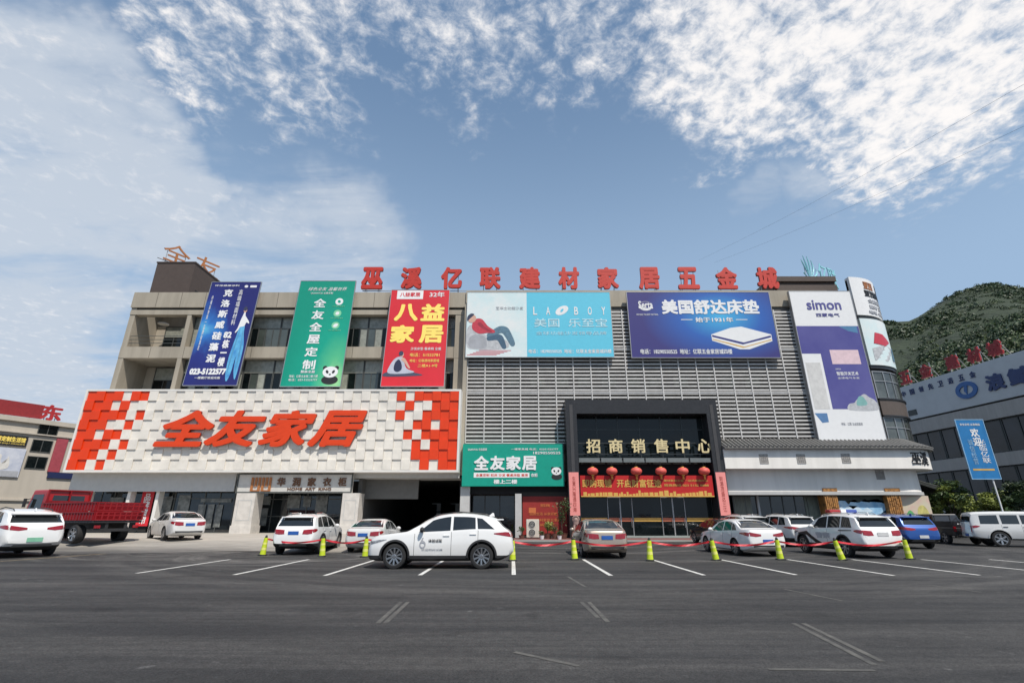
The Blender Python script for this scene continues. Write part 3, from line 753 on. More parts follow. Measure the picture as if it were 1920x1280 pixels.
def panda(t, fr, cu, cv, s):
    bm = BM(); poly(bm, fr, ell(cu + .05 * s, cv - .95 * s, .95 * s, .55 * s), .010, .016); obj('print', bm, M_blk, t)
    for k in (-1, 1):
        bm = BM(); poly(bm, fr, ell(cu + k * .66 * s, cv + .5 * s, .27 * s, .26 * s, 12), .010, .016); obj('print', bm, M_blk, t)
    bm = BM(); poly(bm, fr, ell(cu, cv, .88 * s, .68 * s, 24), .0165, .021); obj('print', bm, M_wt, t)
    for k in (-1, 1):
        bm = BM(); poly(bm, fr, ell(cu + k * .36 * s, cv + .02 * s, .15 * s, .23 * s, 12, -k * .5), .0215, .025); obj('print', bm, M_blk, t)
    bm = BM(); poly(bm, fr, ell(cu, cv - .3 * s, .14 * s, .09 * s, 10), .0215, .025); obj('print', bm, M_blk, t)
panda(t, fr, w * .80, h * .125, .72)
# red
fr, w, h = leaning((716, 724), (833, 724), (733, 544), (842, 544), 39.3, 40.1)
t = banner('vertical_banner', 'red vertical banner with four large yellow characters and a seated figure', 'banner', fr, w, h, M_red, 'banners hung on the left wing')
for ch, u, v in (('八', .09, .66), ('益', .54, .66), ('家', .06, .43), ('居', .54, .43)):
    text(t, fr, ch, w * u, w * (u + .40), h * v, h * (v + .185), M_yel, bold=.035, ext=.014)
bm = BM(); rect(bm, fr, w * .10, w * .55, h * .90, h * .995, .002, .012); ob_ = obj('print', bm, M_wt, t)
text(t, fr, '八益家居', w * .15, w * .50, h * .925, h * .975, M_red, bold=.02, ext=.01, d=.014)
text(t, fr, '32年', w * .66, w * .92, h * .92, h * .98, M_wt, bold=.01, ext=.012)
text(t, fr, '沙发床垫 餐桌椅 全屋', w * .42, w * .92, h * .355, h * .385, M_wt, bold=.0, ext=.012)
text(t, fr, '电话：51522781', w * .42, w * .90, h * .29, h * .325, M_yel, bold=.0, ext=.012)
text(t, fr, '地址：亿联建材家居城', w * .42, w * .90, h * .235, h * .265, M_yel, bold=.0, ext=.012)
text(t, fr, '二楼A1-9号', w * .56, w * .88, h * .185, h * .215, M_yel, bold=.0, ext=.012)
Q_ = lambda pts: scaled(pts, w * .03, h * .10, w * .62, h * .27)
outline(t, fr, Q_([(0, -.02), (0, .10), (.2, .16), (.6, .16), (1.0, .03), (.5, -.02)]), mat('print_slate', srgb(70, 76, 96), .5), d0=.006, d1=.009)
outline(t, fr, Q_([(.10, .10), (.12, .36), (.22, .60), (.34, .70), (.46, .66), (.50, .46), (.58, .26), (.78, .14), (.5, .08)]), mat('print_silver', srgb(186, 190, 204), .5), d0=.0095, d1=.013)
outline(t, fr, Q_([(.24, .22), (.25, .46), (.34, .60), (.42, .46), (.44, .24), (.34, .14)]), mat('print_navy', srgb(36, 42, 74), .5), d0=.0135, d1=.017)
outline(t, fr, Q_([(.40, .60), (.50, .48), (.60, .30), (.66, .28), (.58, .48), (.48, .66)]), M_skin, d0=.0175, d1=.020)
bm = BM(); poly(bm, fr, ell(w * .285, h * .312, .17, .23, 14), .0175, .020); obj('print', bm, M_skin, t)
bm = BM(); poly(bm, fr, ell(w * .272, h * .322, .19, .23, 14), .0205, .023); obj('print', bm, M_hair, t)

# ------------------------------------------------------------------ billboards over the screen
YB = 39.55
def billboard(name, label, p0, p1, m, cat='billboard', d=.22):
    (xa, za), (xb, zb) = p0, p1
    t = thing(name, label, cat, ((xa + xb) / 2, YB, za), world=True); f = front(xa, za, YB); w, h = xb - xa, zb - za
    bm = BM(); rect(bm, f, 0, w, 0, h, -d, 0); obj('panel', bm, m, t)
    bm = BM()
    for a in ((-.04, 0, -.04, h + .04), (w, w + .04, -.04, h + .04), (0, w, h, h + .04), (0, w, -.04, 0)): rect(bm, f, *a, -d, .02)
    obj('frame', bm, M_steel, t)
    return t, f, w, h
def corner(a, b, ya, yb): return (PX(a[0], (ya + yb) / 2, YB), PZ(yb, YB)), (PX(b[0], (ya + yb) / 2, YB), PZ(ya, YB))
def reclining(t, f, w, h, s=1.0, curved=None):
    """the advertisement's figure resting in a pale armchair"""
    A = lambda pts: scaled(pts, w[0], h[0], w[1] - w[0], h[1] - h[0])
    outline(t, f, A([(.0, .12), (-.02, .45), (.02, .66), (.14, .70), (.26, .62), (.34, .44), (.62, .36), (.80, .28), (.84, .10), (.5, .04), (.15, .05)]), M_sofa, d0=.005, d1=.009)
    outline(t, f, A([(.05, .10), (.04, .34), (.16, .44), (.34, .40), (.40, .24), (.36, .08)]), mat('print_chair_shade', (.40, .41, .44), .5, var=.1), d0=.0095, d1=.011)
    outline(t, f, A([(.40, .44), (.52, .56), (.66, .66), (.80, .64), (.88, .52), (.98, .20), (.90, .14), (.78, .38), (.70, .48), (.56, .40), (.44, .34)]), M_denim, d0=.0115, d1=.014)
    outline(t, f, A([(.40, .36), (.54, .42), (.66, .44), (.74, .36), (.80, .10), (.72, .08), (.62, .28), (.50, .28), (.42, .28)]), mat('print_denim_shade', srgb(70, 100, 124), .5, var=.15, vscale=6), d0=.0145, d1=.017)
    outline(t, f, A([(.10, .58), (.10, .76), (.18, .86), (.30, .84), (.42, .66), (.56, .54), (.54, .48), (.40, .48), (.24, .46)]), M_pred, d0=.0175, d1=.020)
    outline(t, f, A([(.20, .72), (.30, .60), (.46, .50), (.50, .53), (.36, .64), (.26, .76)]), mat('print_red_shade', srgb(160, 44, 62), .5), d0=.0205, d1=.022)
    outline(t, f, A([(.02, .78), (.02, .90), (.08, .96), (.15, .94), (.17, .84), (.11, .76)]), M_skin, d0=.0205, d1=.023)
    outline(t, f, A([(-.01, .80), (-.01, .92), (.06, 1.0), (.13, .98), (.09, .92), (.04, .86)]), M_hair, d0=.0235, d1=.026)
t, f, w, h = billboard('billboard', 'pale billboard with a person resting in an armchair and white letters on sky blue', *corner((875, 0), (1147, 0), 548, 669), M_palegr)
bm = BM(); rect(bm, f, w * .415, w - .01, .01, h - .01, .001, .006); obj('print', bm, M_cyan, t)
bm = BM()
for k in range(5): rect(bm, f, .1 + k * .25, 2.6 + k * .3, .14 + k * .10, .19 + k * .10, .001, .005)
obj('print', bm, M_pred, t)
reclining(t, f, (.1, w * .34), (.5, h * .66))
text(t, f, '芝华士功能沙发', w * .20, w * .39, h * .72, h * .77, M_ltgr, bold=.0, ext=.008)
for ch, u in (('L', .46), ('A', .55), ('B', .745), ('O', .84), ('Y', .935)):
    text(t, f, ch, w * u, w * u + .34, h * .64, h * .765, M_wt, bold=.01, ext=.012)
bm = BM(); poly(bm, f, ell(w * .66, h * .71, .62, .36, 20, .55), .007, .016); e = obj('emblem', bm, M_wt, t)
bm = BM(); poly(bm, f, ell(w * .66, h * .71, .2, .1, 12, .9), .0165, .021); obj('emblem_mark', bm, M_cyan, e)
M_wts = mat('translucent_white_print', srgb(190, 228, 238), .5)
text(t, f, '美国  乐至宝', w * .465, w * .97, h * .45, h * .585, M_wts, bold=.01, ext=.012)
text(t, f, '全球功能沙发领导品牌', w * .475, w * .96, h * .33, h * .385, M_wts, bold=.0, ext=.010)
text(t, f, '电话：18290550525  地址：亿联五金家居城四楼', w * .425, w * .985, h * .055, h * .115, M_wt, bold=.012, ext=.012, d=.0075)
t, f, w, h = billboard('billboard', 'dark blue billboard with large white characters and a white mattress', *corner((1180, 0), (1452, 0), 548, 670), M_blue2)
# printed fade from violet to azure across the sheet
def serta():
    m = bpy.data.materials.new('blue_fade_print'); m.use_nodes = True; tr = m.node_tree; b = tr.nodes['Principled BSDF']; b.inputs['Roughness'].default_value = .4
    tcx = nd(tr, 'ShaderNodeTexCoord'); sp = nd(tr, 'ShaderNodeSeparateXYZ'); tr.links.new(tcx.outputs['Generated'], sp.inputs[0])
    dx = mth(tr, 'SUBTRACT', sp.outputs[0], .64); dy = mth(tr, 'SUBTRACT', sp.outputs[2], .62)
    rr = mth(tr, 'SQRT', mth(tr, 'ADD', mth(tr, 'MULTIPLY', dx, dx), mth(tr, 'MULTIPLY', mth(tr, 'MULTIPLY', dy, dy), .6)))
    cr = nd(tr, 'ShaderNodeValToRGB'); e = cr.color_ramp.elements; e[0].position = .0; e[0].color = (*srgb(70, 175, 222), 1); e[1].position = .55; e[1].color = (*srgb(58, 54, 118), 1)
    k = e.new(.28); k.color = (*srgb(44, 96, 176), 1)
    tr.links.new(rr, cr.inputs[0]); tr.links.new(cr.outputs[0], b.inputs['Base Color']); return m
[c for c in t.children if c.name.startswith('panel')][0].data.materials[0] = serta()
text(t, f, '美国舒达床垫', w * .235, w * .915, h * .655, h * .88, M_wt, bold=.03, ext=.014)
text(t, f, '始于1931年', w * .46, w * .72, h * .53, h * .605, M_wt, bold=.02, ext=.012)
bm = BM(); rect(bm, f, w * .36, w * .44, h * .565, h * .575, .002, .01); rect(bm, f, w * .74, w * .82, h * .565, h * .575, .002, .01); obj('print', bm, M_wt, t)
bm = BM()
o_, i_ = ell(w * .125, h * .78, .60, .42, 24), ell(w * .125, h * .80, .54, .32, 24)
for k in range(24):
    j = (k + 1) % 24; poly(bm, f, [o_[k], o_[j], i_[j], i_[k]], .002, .012)
obj('emblem', bm, M_wt, t)
text(t, f, 'Serta', w * .075, w * .175, h * .74, h * .86, M_wt, bold=.02, ext=.012)
text(t, f, 'WE MAKE THE BEST MATTRESS', w * .055, w * .205, h * .635, h * .66, M_wt, bold=.0, ext=.008)
text(t, f, '电话：18290550525  地址：亿联五金家居城四楼', w * .06, w * .68, h * .05, h * .125, M_wt, bold=.015, ext=.012)
outline(t, f, scaled([(0, .62), (.0, .36), (.44, .0), (.60, .0), (1.0, .34), (1.0, .62), (.52, .95), (.34, .90)], w * .555, h * .12, w * .41, h * .36), M_wt, smooth=False)
outline(t, f, scaled([(.01, .60), (.01, .52), (.50, .20), (.99, .50), (.99, .58), (.52, .28)], w * .555, h * .12, w * .41, h * .36), M_blue, d0=.0135, d1=.017, smooth=False)
outline(t, f, scaled([(.01, .44), (.01, .40), (.50, .06), (.99, .38), (.99, .42), (.52, .11)], w * .555, h * .12, w * .41, h * .36), M_yeld, d0=.0135, d1=.017, smooth=False)
# tall banner at the right end of the front
p0, p1 = corner((1508, 0), (1628, 0), 546, 828)
t, f, w, h = billboard('tall_billboard', 'tall white and violet billboard with lower case latin lettering beside the corner tower', p0, p1, M_wt, d=.3)
bm = BM(); rect(bm, f, w * .30, w - .02, h * .20, h * .75, .001, .006); rect(bm, f, .02, w * .30 - .001, h * .56, h * .75, .001, .006); obj('print', bm, M_purple, t)
bm = BM(); poly(bm, f, [(w * .68, h * .748), (w * .97, h * .748), (w * .97, h * .70), (w * .82, h * .715)], .007, .009); obj('print', bm, mat('print_teal_glow', srgb(80, 130, 170), .5), t)
bm = BM(); rect(bm, f, w * .45, w * .90, h * .49, h * .585, .007, .012); obj('print', bm, mat('print_blush', srgb(228, 200, 206), .5), t)
bm = BM(); rect(bm, f, w * .03, w * .26, h * .20, h * .50, .003, .008); obj('print', bm, mat('print_offwhite', (.66, .65, .63), .5), t)
text(t, f, 'simon', w * .24, w * .80, h * .865, h * .935, M_purple, bold=.015, ext=.012)
text(t, f, '西蒙电气', w * .36, w * .74, h * .815, h * .84, M_purple, bold=.01, ext=.01)
text(t, f, '智能开关艺术', w * .48, w * .82, h * .415, h * .44, M_wt, bold=.015, ext=.008, d=.0075)
text(t, f, 'SWITCH', w * .48, w * .56, h * .452, h * .462, M_wt, bold=.0, ext=.006, d=.0075)
text(t, f, '全球电气专家', w * .48, w * .82, h * .392, h * .405, M_wt, bold=.0, ext=.008, d=.0075)
text(t, f, '地址：亿联 五金家居城', w * .38, w * .70, h * .10, h * .118, M_ltgr, bold=.0, ext=.008)
outline(t, f, scaled([(0, 0), (0, .35), (.22, .45), (.30, .6), (.62, 1.0), (.8, .8), (1, .55), (1, 0)], w * .56, h * .195, w * .42, h * .10), M_sofa, d0=.007, d1=.011)
outline(t, f, scaled([(0, 0), (.3, .9), (.7, 1.0), (1, .4), (.9, 0)], w * .68, h * .225, w * .16, h * .055), mat('print_sage', srgb(130, 180, 176), .5), d0=.0115, d1=.015)
bm = BM(); poly(bm, f, [(.05, h * .175), (w * .20, h * .175), (w * .20, h * .12), (w * .10, h * .115)], .002, .006); obj('print', bm, mat('print_steelblue', srgb(90, 130, 176), .5), t)

# ------------------------------------------------------------------ roof lettering
YR = 41.2
rz0, rz1 = PZ(543, YR), PZ(503, YR)
rs = thing('rooftop_lettering', 'row of eleven red characters standing on the roof edge', 'roof sign', (PX(1066, 540, YR), YR, ZTOP), world=True)
fr = front(0, 0, YR)
for ch, px in zip('巫溪亿联建材家居五金城', (699, 772, 847, 919, 993, 1066, 1139, 1216, 1289, 1361, 1437)):
    x = PX(px, 523, YR); hw = .96
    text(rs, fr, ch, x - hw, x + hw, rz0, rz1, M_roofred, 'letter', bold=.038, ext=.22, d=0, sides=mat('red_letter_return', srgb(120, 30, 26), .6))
    bm = BM()
    for k in (-.6, .6):
        tube(bm, [(x + k, YR + .05, ZTOP - .3), (x + k, YR + .05, rz1 - .2)], .03, 6); tube(bm, [(x + k, YR + .05, rz0 + .8), (x + k, YR + 1.2, ZTOP - .3)], .025, 6)
    obj('strut', bm, M_steel, rs)
bm = BM(); box(bm, PX(680, 543, YR), PX(1455, 543, YR), YR - .03, YR + .03, rz0 - .16, rz0 - .09); obj('rail', bm, M_steel, rs)
# tilted copper characters over the brown housing
o = Vector((PX(301, 480, 42.6), 42.6, PZ(489, 42.6)))
fr = Frame(o, (.50, .866, 0), (0, 0, 1))
t = thing('rooftop_lettering', 'two copper outline characters on the brown roof housing', 'roof sign', o, world=True)
text(t, fr, '全', .1, 2.6, .35, 2.3, M_orbr, 'letter', bold=-.004, ext=.1, d=0)
text(t, fr, '友', 3.1, 5.6, .35, 2.3, M_orbr, 'letter', bold=-.004, ext=.1, d=0)
bm = BM()
for u in (.5, 2.2, 3.5, 5.2): tube(bm, [fr(u, -.05, -.2), fr(u, -.05, 1.4)], .035, 6)
obj('strut', bm, M_steel, t)
bm = BM(); tube(bm, [fr(-.2, -.05, .28), fr(5.8, -.05, .28)], .04, 6); obj('rail', bm, M_steel, t)

# ------------------------------------------------------------------ black entrance portal
YF = 38.7
ox0, ox1 = PX(1064, 870, YF), PX(1357, 860, YF)
oz1 = PZ(749, YF); jw = .86
ix0, ix1 = ox0 + jw, ox1 - jw; iz1 = PZ(775, YF)
po = thing('entrance_portal', 'tall black stone portal with dark glass front', 'entrance', ((ox0 + ox1) / 2, YF, 0.1), world=True)
bm = BM()
box(bm, ox0, ix0, YF, 40.3, .1, oz1); box(bm, ix1, ox1, YF, 40.3, .1, oz1); box(bm, ix0, ix1, YF + .003, 40.3, iz1, oz1 - .003)
obj('surround', bm, M_black, po)
bm = BM()
bm.free()
for a in ((ox0 + .3, ix0 - .3), (ix1 + .3, ox1 - .3)):
    bm = BM(); box(bm, a[0], a[1], YF - .03, YF - .003, .1, oz1 - .4); obj('pilaster_strip', bm, mat('dark_grey_stone', (.055, .053, .055), .5), po)
YG = 39.9
bm = BM()
zt = PZ(860, YG); 
xs = [ix0 + (ix1 - ix0) * k / 6 for k in range(7)]
for x in xs: box(bm, x - .04, x + .04, YG - .06, YG, zt, iz1)
for z in (zt + .05, zt + (iz1 - zt) * .36, zt + (iz1 - zt) * .68): box(bm, ix0, ix1, YG - .055, YG - .005, z - .04, z + .04)
obj('curtain_wall_frame', bm, M_alu, po)
bm = BM()
for a, b in zip(xs, xs[1:]): box(bm, a + .041, b - .041, YG - .03, YG - .02, zt, iz1)
obj('pane', bm, M_glassd, po)
bm = BM(); box(bm, ix0, ix1, YG + .003, YG + .4, .1, iz1); obj('backing', bm, M_dark, po)
fg = front(0, 0, YF + .25)
for ch, px in zip('招商销售中心', (1112, 1154, 1196, 1239, 1279, 1320)):
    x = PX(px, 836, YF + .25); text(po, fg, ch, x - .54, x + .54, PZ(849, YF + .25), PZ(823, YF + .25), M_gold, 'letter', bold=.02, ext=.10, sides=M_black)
bm = BM(); zl = PZ(864, YF + .3)
box(bm, ix0 + .02, ix1 - .02, YF + .3, YG - .07, zl - .08, zl); 
for k in range(6):
    a, b = ix0 + (ix1 - ix0) * k / 6, ix0 + (ix1 - ix0) * (k + 1) / 6; box(bm, a + .06, b - .06, YF + .18, YF + .297, zl - .1, zl + .22)
obj('canopy', bm, mat('smoked_glass', (.16, .175, .17), .12, spec=.7), po)
bm = BM(); zr = PZ(848.5, YF + .25); box(bm, ix0 + .02, ix1 - .02, YF + .27, YF + .3, zr - .12, zr - .06); obj('rail', bm, M_alu, po)
dx = [PX(p, 970, YG) for p in (1090, 1140, 1164, 1187, 1241, 1263, 1286, 1334)]; dx[0], dx[-1] = ix0 + .03, ix1 - .03
zd = PZ(930, YG)
for a, b, wide in zip(dx, dx[1:], (1, 0, 0, 1, 0, 0, 1)):
    bm = BM()
    box(bm, a, a + .045, YG - .055, YG + .003, .12, zd); box(bm, b - .045, b, YG - .055, YG + .003, .12, zd); box(bm, a + .045, b - .045, YG - .05, YG, zd - .1, zd); box(bm, a + .045, b - .045, YG - .05, YG, .12, .24)
    d_ = obj('glass_panel' if wide else 'glass_door', bm, M_steel if not wide else M_alu, po)
    bm = BM(); box(bm, a + .05, b - .05, YG - .03, YG - .02, .24, zd - .1); obj('pane', bm, M_glassd, d_)
    z0 = PZ(977, YG); bm = BM(); box(bm, a + .06, b - .06, YG - .036, YG - .031, z0, z0 + .26, 0)
    obj('warning_strip', bm, M_yeld if wide else mat('orange_strip', srgb(190, 110, 80), .5), d_)
    if not wide:
        bm = BM(); tube(bm, [(b - .14, YG - .1, .8), (b - .14, YG - .1, 1.5)], .02, 6); obj('handle', bm, M_steel, d_)
bm = BM(); box(bm, ix0, ix1, YF + .4, YG - .06, .1, .22); obj('step', bm, mat('pale_step', (.32, .36, .33), .6), po)
# red banner over the doors
yb = YF + .22
xa, xb = ix0 + .08, ix1 - .12; za, zb_ = PZ(931, yb), PZ(891, yb)
f = front(xa, za, yb); w, h = xb - xa, zb_ - za
t = thing('horizontal_banner', 'long red banner with gold characters over the glass entrance doors', 'banner', ((xa + xb) / 2, yb, za), world=True)
bm = BM(); rect(bm, f, 0, w, 0, h, -.03, 0); obj('cloth', bm, M_redb, t)
text(t, f, '即购现铺', w * .015, w * .235, h * .44, h * .82, M_yeld, bold=.02, ext=.012)
text(t, f, '开启财富征途', w * .275, w * .61, h * .44, h * .82, M_yeld, bold=.02, ext=.012)
text(t, f, '建材家居五金 一站式采购中心', w * .63, w * .965, h * .71, h * .81, M_yeld, bold=.01, ext=.012)
text(t, f, '招商热线 023 5152 8888', w * .63, w * .965, h * .48, h * .60, M_yeld, bold=.01, ext=.012)
bm = BM(); random.seed(21); u = .2
sky_pts = [(.0, 0)]
while u < w - .3:
    hh = h * (.06 + .10 * abs(math.sin(u * .9)) + (.14 * random.random() if random.random() < .45 else 0)); ww_ = .14 + random.random() * .3
    rect(bm, f, u, u + ww_ * .8, h * .03, hh + h * .05, .002, .008); u += ww_
rect(bm, f, 0.02, w - .02, .0, h * .05, .0085, .012)
obj('print', bm, M_yeld, t)
# couplets on the jambs
for k, (xc, lab) in enumerate(((ox0 + .43, 'pink paper couplet strip on the left jamb of the black portal'), (ox1 - .43, 'pink paper couplet strip on the right jamb of the black portal'))):
    za, zb_ = PZ(966, YF), PZ(885, YF); f = front(xc - .37, za, YF - .035)
    t = thing('couplet_strip', lab, 'paper couplet', (xc, YF - .035, za), group='couplets on the portal', world=True)
    bm = BM(); rect(bm, f, 0, .74, 0, zb_ - za, -.005, .012); obj('paper', bm, M_pink, t)
    text(t, f, '生意兴隆通四海' if k == 0 else '财源茂盛达三江', .24, .50, .25, zb_ - za - .3, mat('couplet_ink', srgb(170, 70, 60), .6), vertical=True, bold=.01, ext=.006, d=.0125)
# lanterns
ORD = ('first', 'second', 'third', 'fourth', 'fifth', 'sixth')
M_lan = mat('lantern_silk', srgb(222, 96, 86), .55, var=.08, vscale=6)
def lantern(i, px):
    y = YF + .02; x = PX(px, 882, y); z = PZ(883, y)
    lab = ['red lantern at the left end of the row in the portal', 'second red lantern from the left in the portal row', 'third lantern from the left, above the gap in the gold banner lettering', 'fourth lantern from the left, faded red, above the last large gold characters',
           'fifth lantern from the left, second from the right end of the row', 'lantern at the right end of the row beside the right jamb'][i]
    t = thing('red_lantern', lab, 'lantern', (x, y, z), group='red lanterns across the portal')
    bm = BM(); seg = 20; prof = [(.14 if abs(a) == 9 else .43 * math.cos(a / 9 * 1.25), .27 * math.sin(a / 9 * 1.45)) for a in range(-9, 10)]
    lathe(bm, prof, seg)
    for k, v in enumerate(bm.verts):
        s = 1 - .03 * (k % 2); v.co.x *= s; v.co.y *= s
    obj('shade', bm, M_lan, t, smooth=True)
    bm = BM(); lathe(bm, [(0, .33), (.12, .33), (.13, .26), (0, .26)], 12); lathe(bm, [(0, -.26), (.13, -.26), (.12, -.33), (0, -.33)], 12); obj('cap', bm, M_yeld, t)
    bm = BM(); lathe(bm, [(0, -.33), (.06, -.34), (.085, -.58), (0, -.58)], 8); obj('tassel', bm, mat('tassel_yellow', srgb(222, 150, 70), .7), t)
    bm = BM(); tube(bm, [(0, 0, .3), (0, 0, zl - z - .05 if zl - z > .4 else .5)], .012, 5); obj('cord', bm, M_dark, t)
for i, px in enumerate((1111, 1147, 1193, 1239, 1280, 1320)): lantern(i, px)

# ------------------------------------------------------------------ green shop sign left of the portal
yb = 39.2
xa, xb = PX(867, 870, yb), PX(1057, 870, yb); za, zb_ = PZ(911, yb), PZ(832, yb)
f = front(xa, za, yb); w, h = xb - xa, zb_ - za
t = thing('shop_signboard', 'teal green shop sign with white characters and a panda in its corner', 'shop sign', ((xa + xb) / 2, yb, za), world=True)
bm = BM(); rect(bm, f, 0, w, 0, h, -.5, 0); obj('panel', bm, M_teal, t)
for k, ch in enumerate('全友家居'):
    u = w * (.115 + .158 * k); text(t, f, ch, u, u + w * .145, h * .375, h * .71, M_wt, 'letter', bold=.03, ext=.05)
bm = BM(); rect(bm, f, w * .115, w * .66, h * .20, h * .315, .002, .012); obj('print', bm, M_wt, t)
text(t, f, '全屋定制 软床 沙发 餐桌床垫 套房', w * .135, w * .645, h * .225, h * .29, M_orangeL, bold=.01, ext=.008, d=.013)
text(t, f, '衣柜', w * .675, w * .74, h * .215, h * .30, M_wt, bold=.02, ext=.012)
text(t, f, '楼上二楼', w * .31, w * .54, h * .055, h * .155, M_wt, bold=.03, ext=.014)
text(t, f, 'QUANYOU 全友家居', w * .05, w * .24, h * .835, h * .90, M_wt, bold=.01, ext=.012)
text(t, f, '一楼家具城 电话：02351525777', w * .48, w * .95, h * .85, h * .90, M_wt, bold=.01, ext=.012)
text(t, f, '18290550525', w * .70, w * .97, h * .755, h * .815, M_wt, bold=.01, ext=.012)
panda(t, f, w * .925, h * .35, .43)
# ------------------------------------------------------------------ below the green sign
bm = BM(); y = 39.9
box(bm, PX(878, 960, y), PX(966, 960, y), y + .2, 46, PZ(926, y), PZ(900, y)); box(bm, XM, ox0, y + .1, 40.4, PZ(926, y) + .003, PZ(905, y))
obj('fascia_panel', bm, M_dark, mall)
bm = BM(); box(bm, XM - .1, ox1 + 20, 46.01, 61.9, .0, 8); obj('wall', bm, M_dark, mall)
pillar(PX(966, 960, 39.5), PX(978, 960, 39.5), 39.5, 40.0, .1, PZ(925, 39.5), M_grey)
shopfront(PX(881, 960, 41.5), PX(965, 960, 41.5), 41.5, .1, PZ(926, 41.5), 3, (3.2,))
bm = BM(); xa, xb = PX(978, 960, y), ox0; box(bm, xa, xb - .003, y + .0, y + .3, .1, PZ(922, y)); obj('wall', bm, M_concd, mall)
xa, xb = PX(980, 960, 39.85), ox0 - .05
f = front(xa, PZ(1002, 39.85), 39.85); w, h = xb - xa, PZ(930, 39.85) - PZ(1002, 39.85)
t = thing('wall_poster', 'dull red notice poster with orange lettering behind the air conditioner', 'poster', (xa, 39.85, .5), world=True)
bm = BM(); rect(bm, f, 0, w, 0, h, -.03, 0); obj('sheet', bm, mat('dull_red_print', srgb(150, 40, 34), .6, var=.1), t)
M_dor = mat('dull_orange_print', srgb(200, 110, 60), .6)
text(t, f, '招商', w * .40, w * .62, h * .72, h * .80, M_dor, bold=.02, ext=.008)
text(t, f, '品质生活 从家开始', w * .16, w * .78, h * .50, h * .58, M_dor, bold=.02, ext=.008)
text(t, f, '亿联建材家居五金城', w * .14, w * .86, h * .34, h * .42, M_dor, bold=.02, ext=.008)
text(t, f, '欢迎您', w * .2, w * .7, h * .22, h * .29, M_dor, bold=.02, ext=.008)
bm = BM(); rect(bm, f, w * .14, w * .30, h * .56, h * .70, .002, .01); obj('print', bm, M_dor, t)
# air conditioner
x0, x1 = PX(987, 990, 38.2), PX(1011, 990, 38.2)
t = thing('air_conditioner', 'cream outdoor air conditioner unit with two fans by the potted plants', 'air conditioner', ((x0 + x1) / 2, 38.4, .1), world=True)
zz0, zz1 = .16, PZ(973, 38.2)
bm = BM(); box(bm, x0, x1, 38.2, 38.65, zz0, zz1); bevel(bm, .03, 2); obj('casing', bm, mat('cream_casing', (.62, .58, .50), .5), t)
for k in (.27, .72):
    zc = zz0 + (zz1 - zz0) * k; rr = (zz1 - zz0) * .19
    bm = BM(); lathe(bm, [(0, 0), (rr, 0), (rr, .02), (0, .02)], 18, Matrix.Translation((x0 + .40, 38.195, zc)) @ Matrix.Rotation(R(90), 4, 'X')); g_ = obj('fan', bm, M_alu, t)
    bm = BM()
    for q in (.3, .62, 1.0):
        pts = [(x0 + .40 + rr * q * math.cos(a), 38.165, zc + rr * q * math.sin(a)) for a in (2 * math.pi * i / 20 for i in range(21))]; tube(bm, pts, .008, 5, cap=False)
    obj('grille', bm, M_white, g_)
bm = BM()
for x in (x0 + .1, x1 - .2): box(bm, x, x + .1, 38.2, 38.65, .1, zz0 - .002)
obj('foot', bm, M_dark, t)

# ------------------------------------------------------------------ plants
def leafmat(name, c, c2):
    m = mat(name, c, .55, var=.2, vscale=1.3, col2=c2); b = m.node_tree.nodes['Principled BSDF']
    b.inputs['Subsurface Weight'].default_value = 0; return m
M_leaf = leafmat('leaf_green', (.055, .095, .022), (.025, .05, .014))
M_leafy = leafmat('leaf_yellow_green', (.25, .28, .06), (.11, .15, .03))
M_leafd = leafmat('leaf_dark', (.028, .052, .018), (.014, .028, .010))
M_bark = mat('bark', (.10, .075, .055), .9, var=.2, vscale=8)
def leaves(bm, c, rad, n, size, mi=0, rnd=random, flat=.5, long=1.8):
    c = Vector(c)
    for _ in range(n):
        d = Vector((rnd.gauss(0, 1), rnd.gauss(0, 1), rnd.gauss(0, 1))).normalized() * (rnd.random() ** .4)
        p = c + Vector((d.x * rad[0], d.y * rad[1], d.z * rad[2]))
        u = Vector((rnd.gauss(0, 1), rnd.gauss(0, 1), rnd.gauss(0, flat))).normalized(); v = u.orthogonal().normalized()
        v = (Matrix.Rotation(rnd.random() * 6.28, 3, u) @ v); s = size * (.6 + .8 * rnd.random())
        a = p - u * s * long / 2; b = p + u * s * long / 2
        q = [a, p + v * s * .35, b, p - v * s * .35]
        fa = bm.faces.new([bm.verts.new(x) for x in q]); fa.material_index = mi
def pot_plant(x, y, h, kind, label, rad=.35):
    z = .10
    t = thing('potted_plant', label, 'plant', (x, y, z), group='potted plants by the entrance')
    rnd = random.Random(int(x * 100)); ph = .34 if h > .8 else .22
    bm = BM(); lathe(bm, [(0, 0), (rad * .45, 0), (rad * .62, ph), (rad * .66, ph + .02), (rad * .55, ph + .02), (rad * .52, ph - .05), (0, ph - .05)], 14); obj('pot', bm, M_wt if kind == 'w' else mat('clay_pot', (.16, .07, .05), .7), t, smooth=False)
    bm = BM()
    for k in range(6):
        a = rnd.random() * 6.28; tube(bm, [(0, 0, ph - .06), (.1 * math.cos(a), .1 * math.sin(a), ph + (h - ph) * .5), (rad * .6 * math.cos(a), rad * .6 * math.sin(a), h * .92)], [.018, .012, .005], 5)
    obj('stem', bm, M_bark, t)
    bm = BM()
    for k in range(9):
        a = rnd.random() * 6.28; q = rnd.random(); leaves(bm, (rad * .8 * math.cos(a) * q, rad * .8 * math.sin(a) * q, ph + (h - ph) * (.3 + .7 * rnd.random())), (rad * .6, rad * .6, (h - ph) * .22), 42 if h > 1 else 22, .09 if h > 1 else .06, 0, rnd)
    obj('foliage', bm, [M_leafy if kind == 'y' else M_leaf], t, recalc=False)
yP = 37.7
pot_plant(PX(1054, 990, yP), yP, 2.5, 'g', 'tall bushy potted plant beside the left jamb of the black portal', .62)
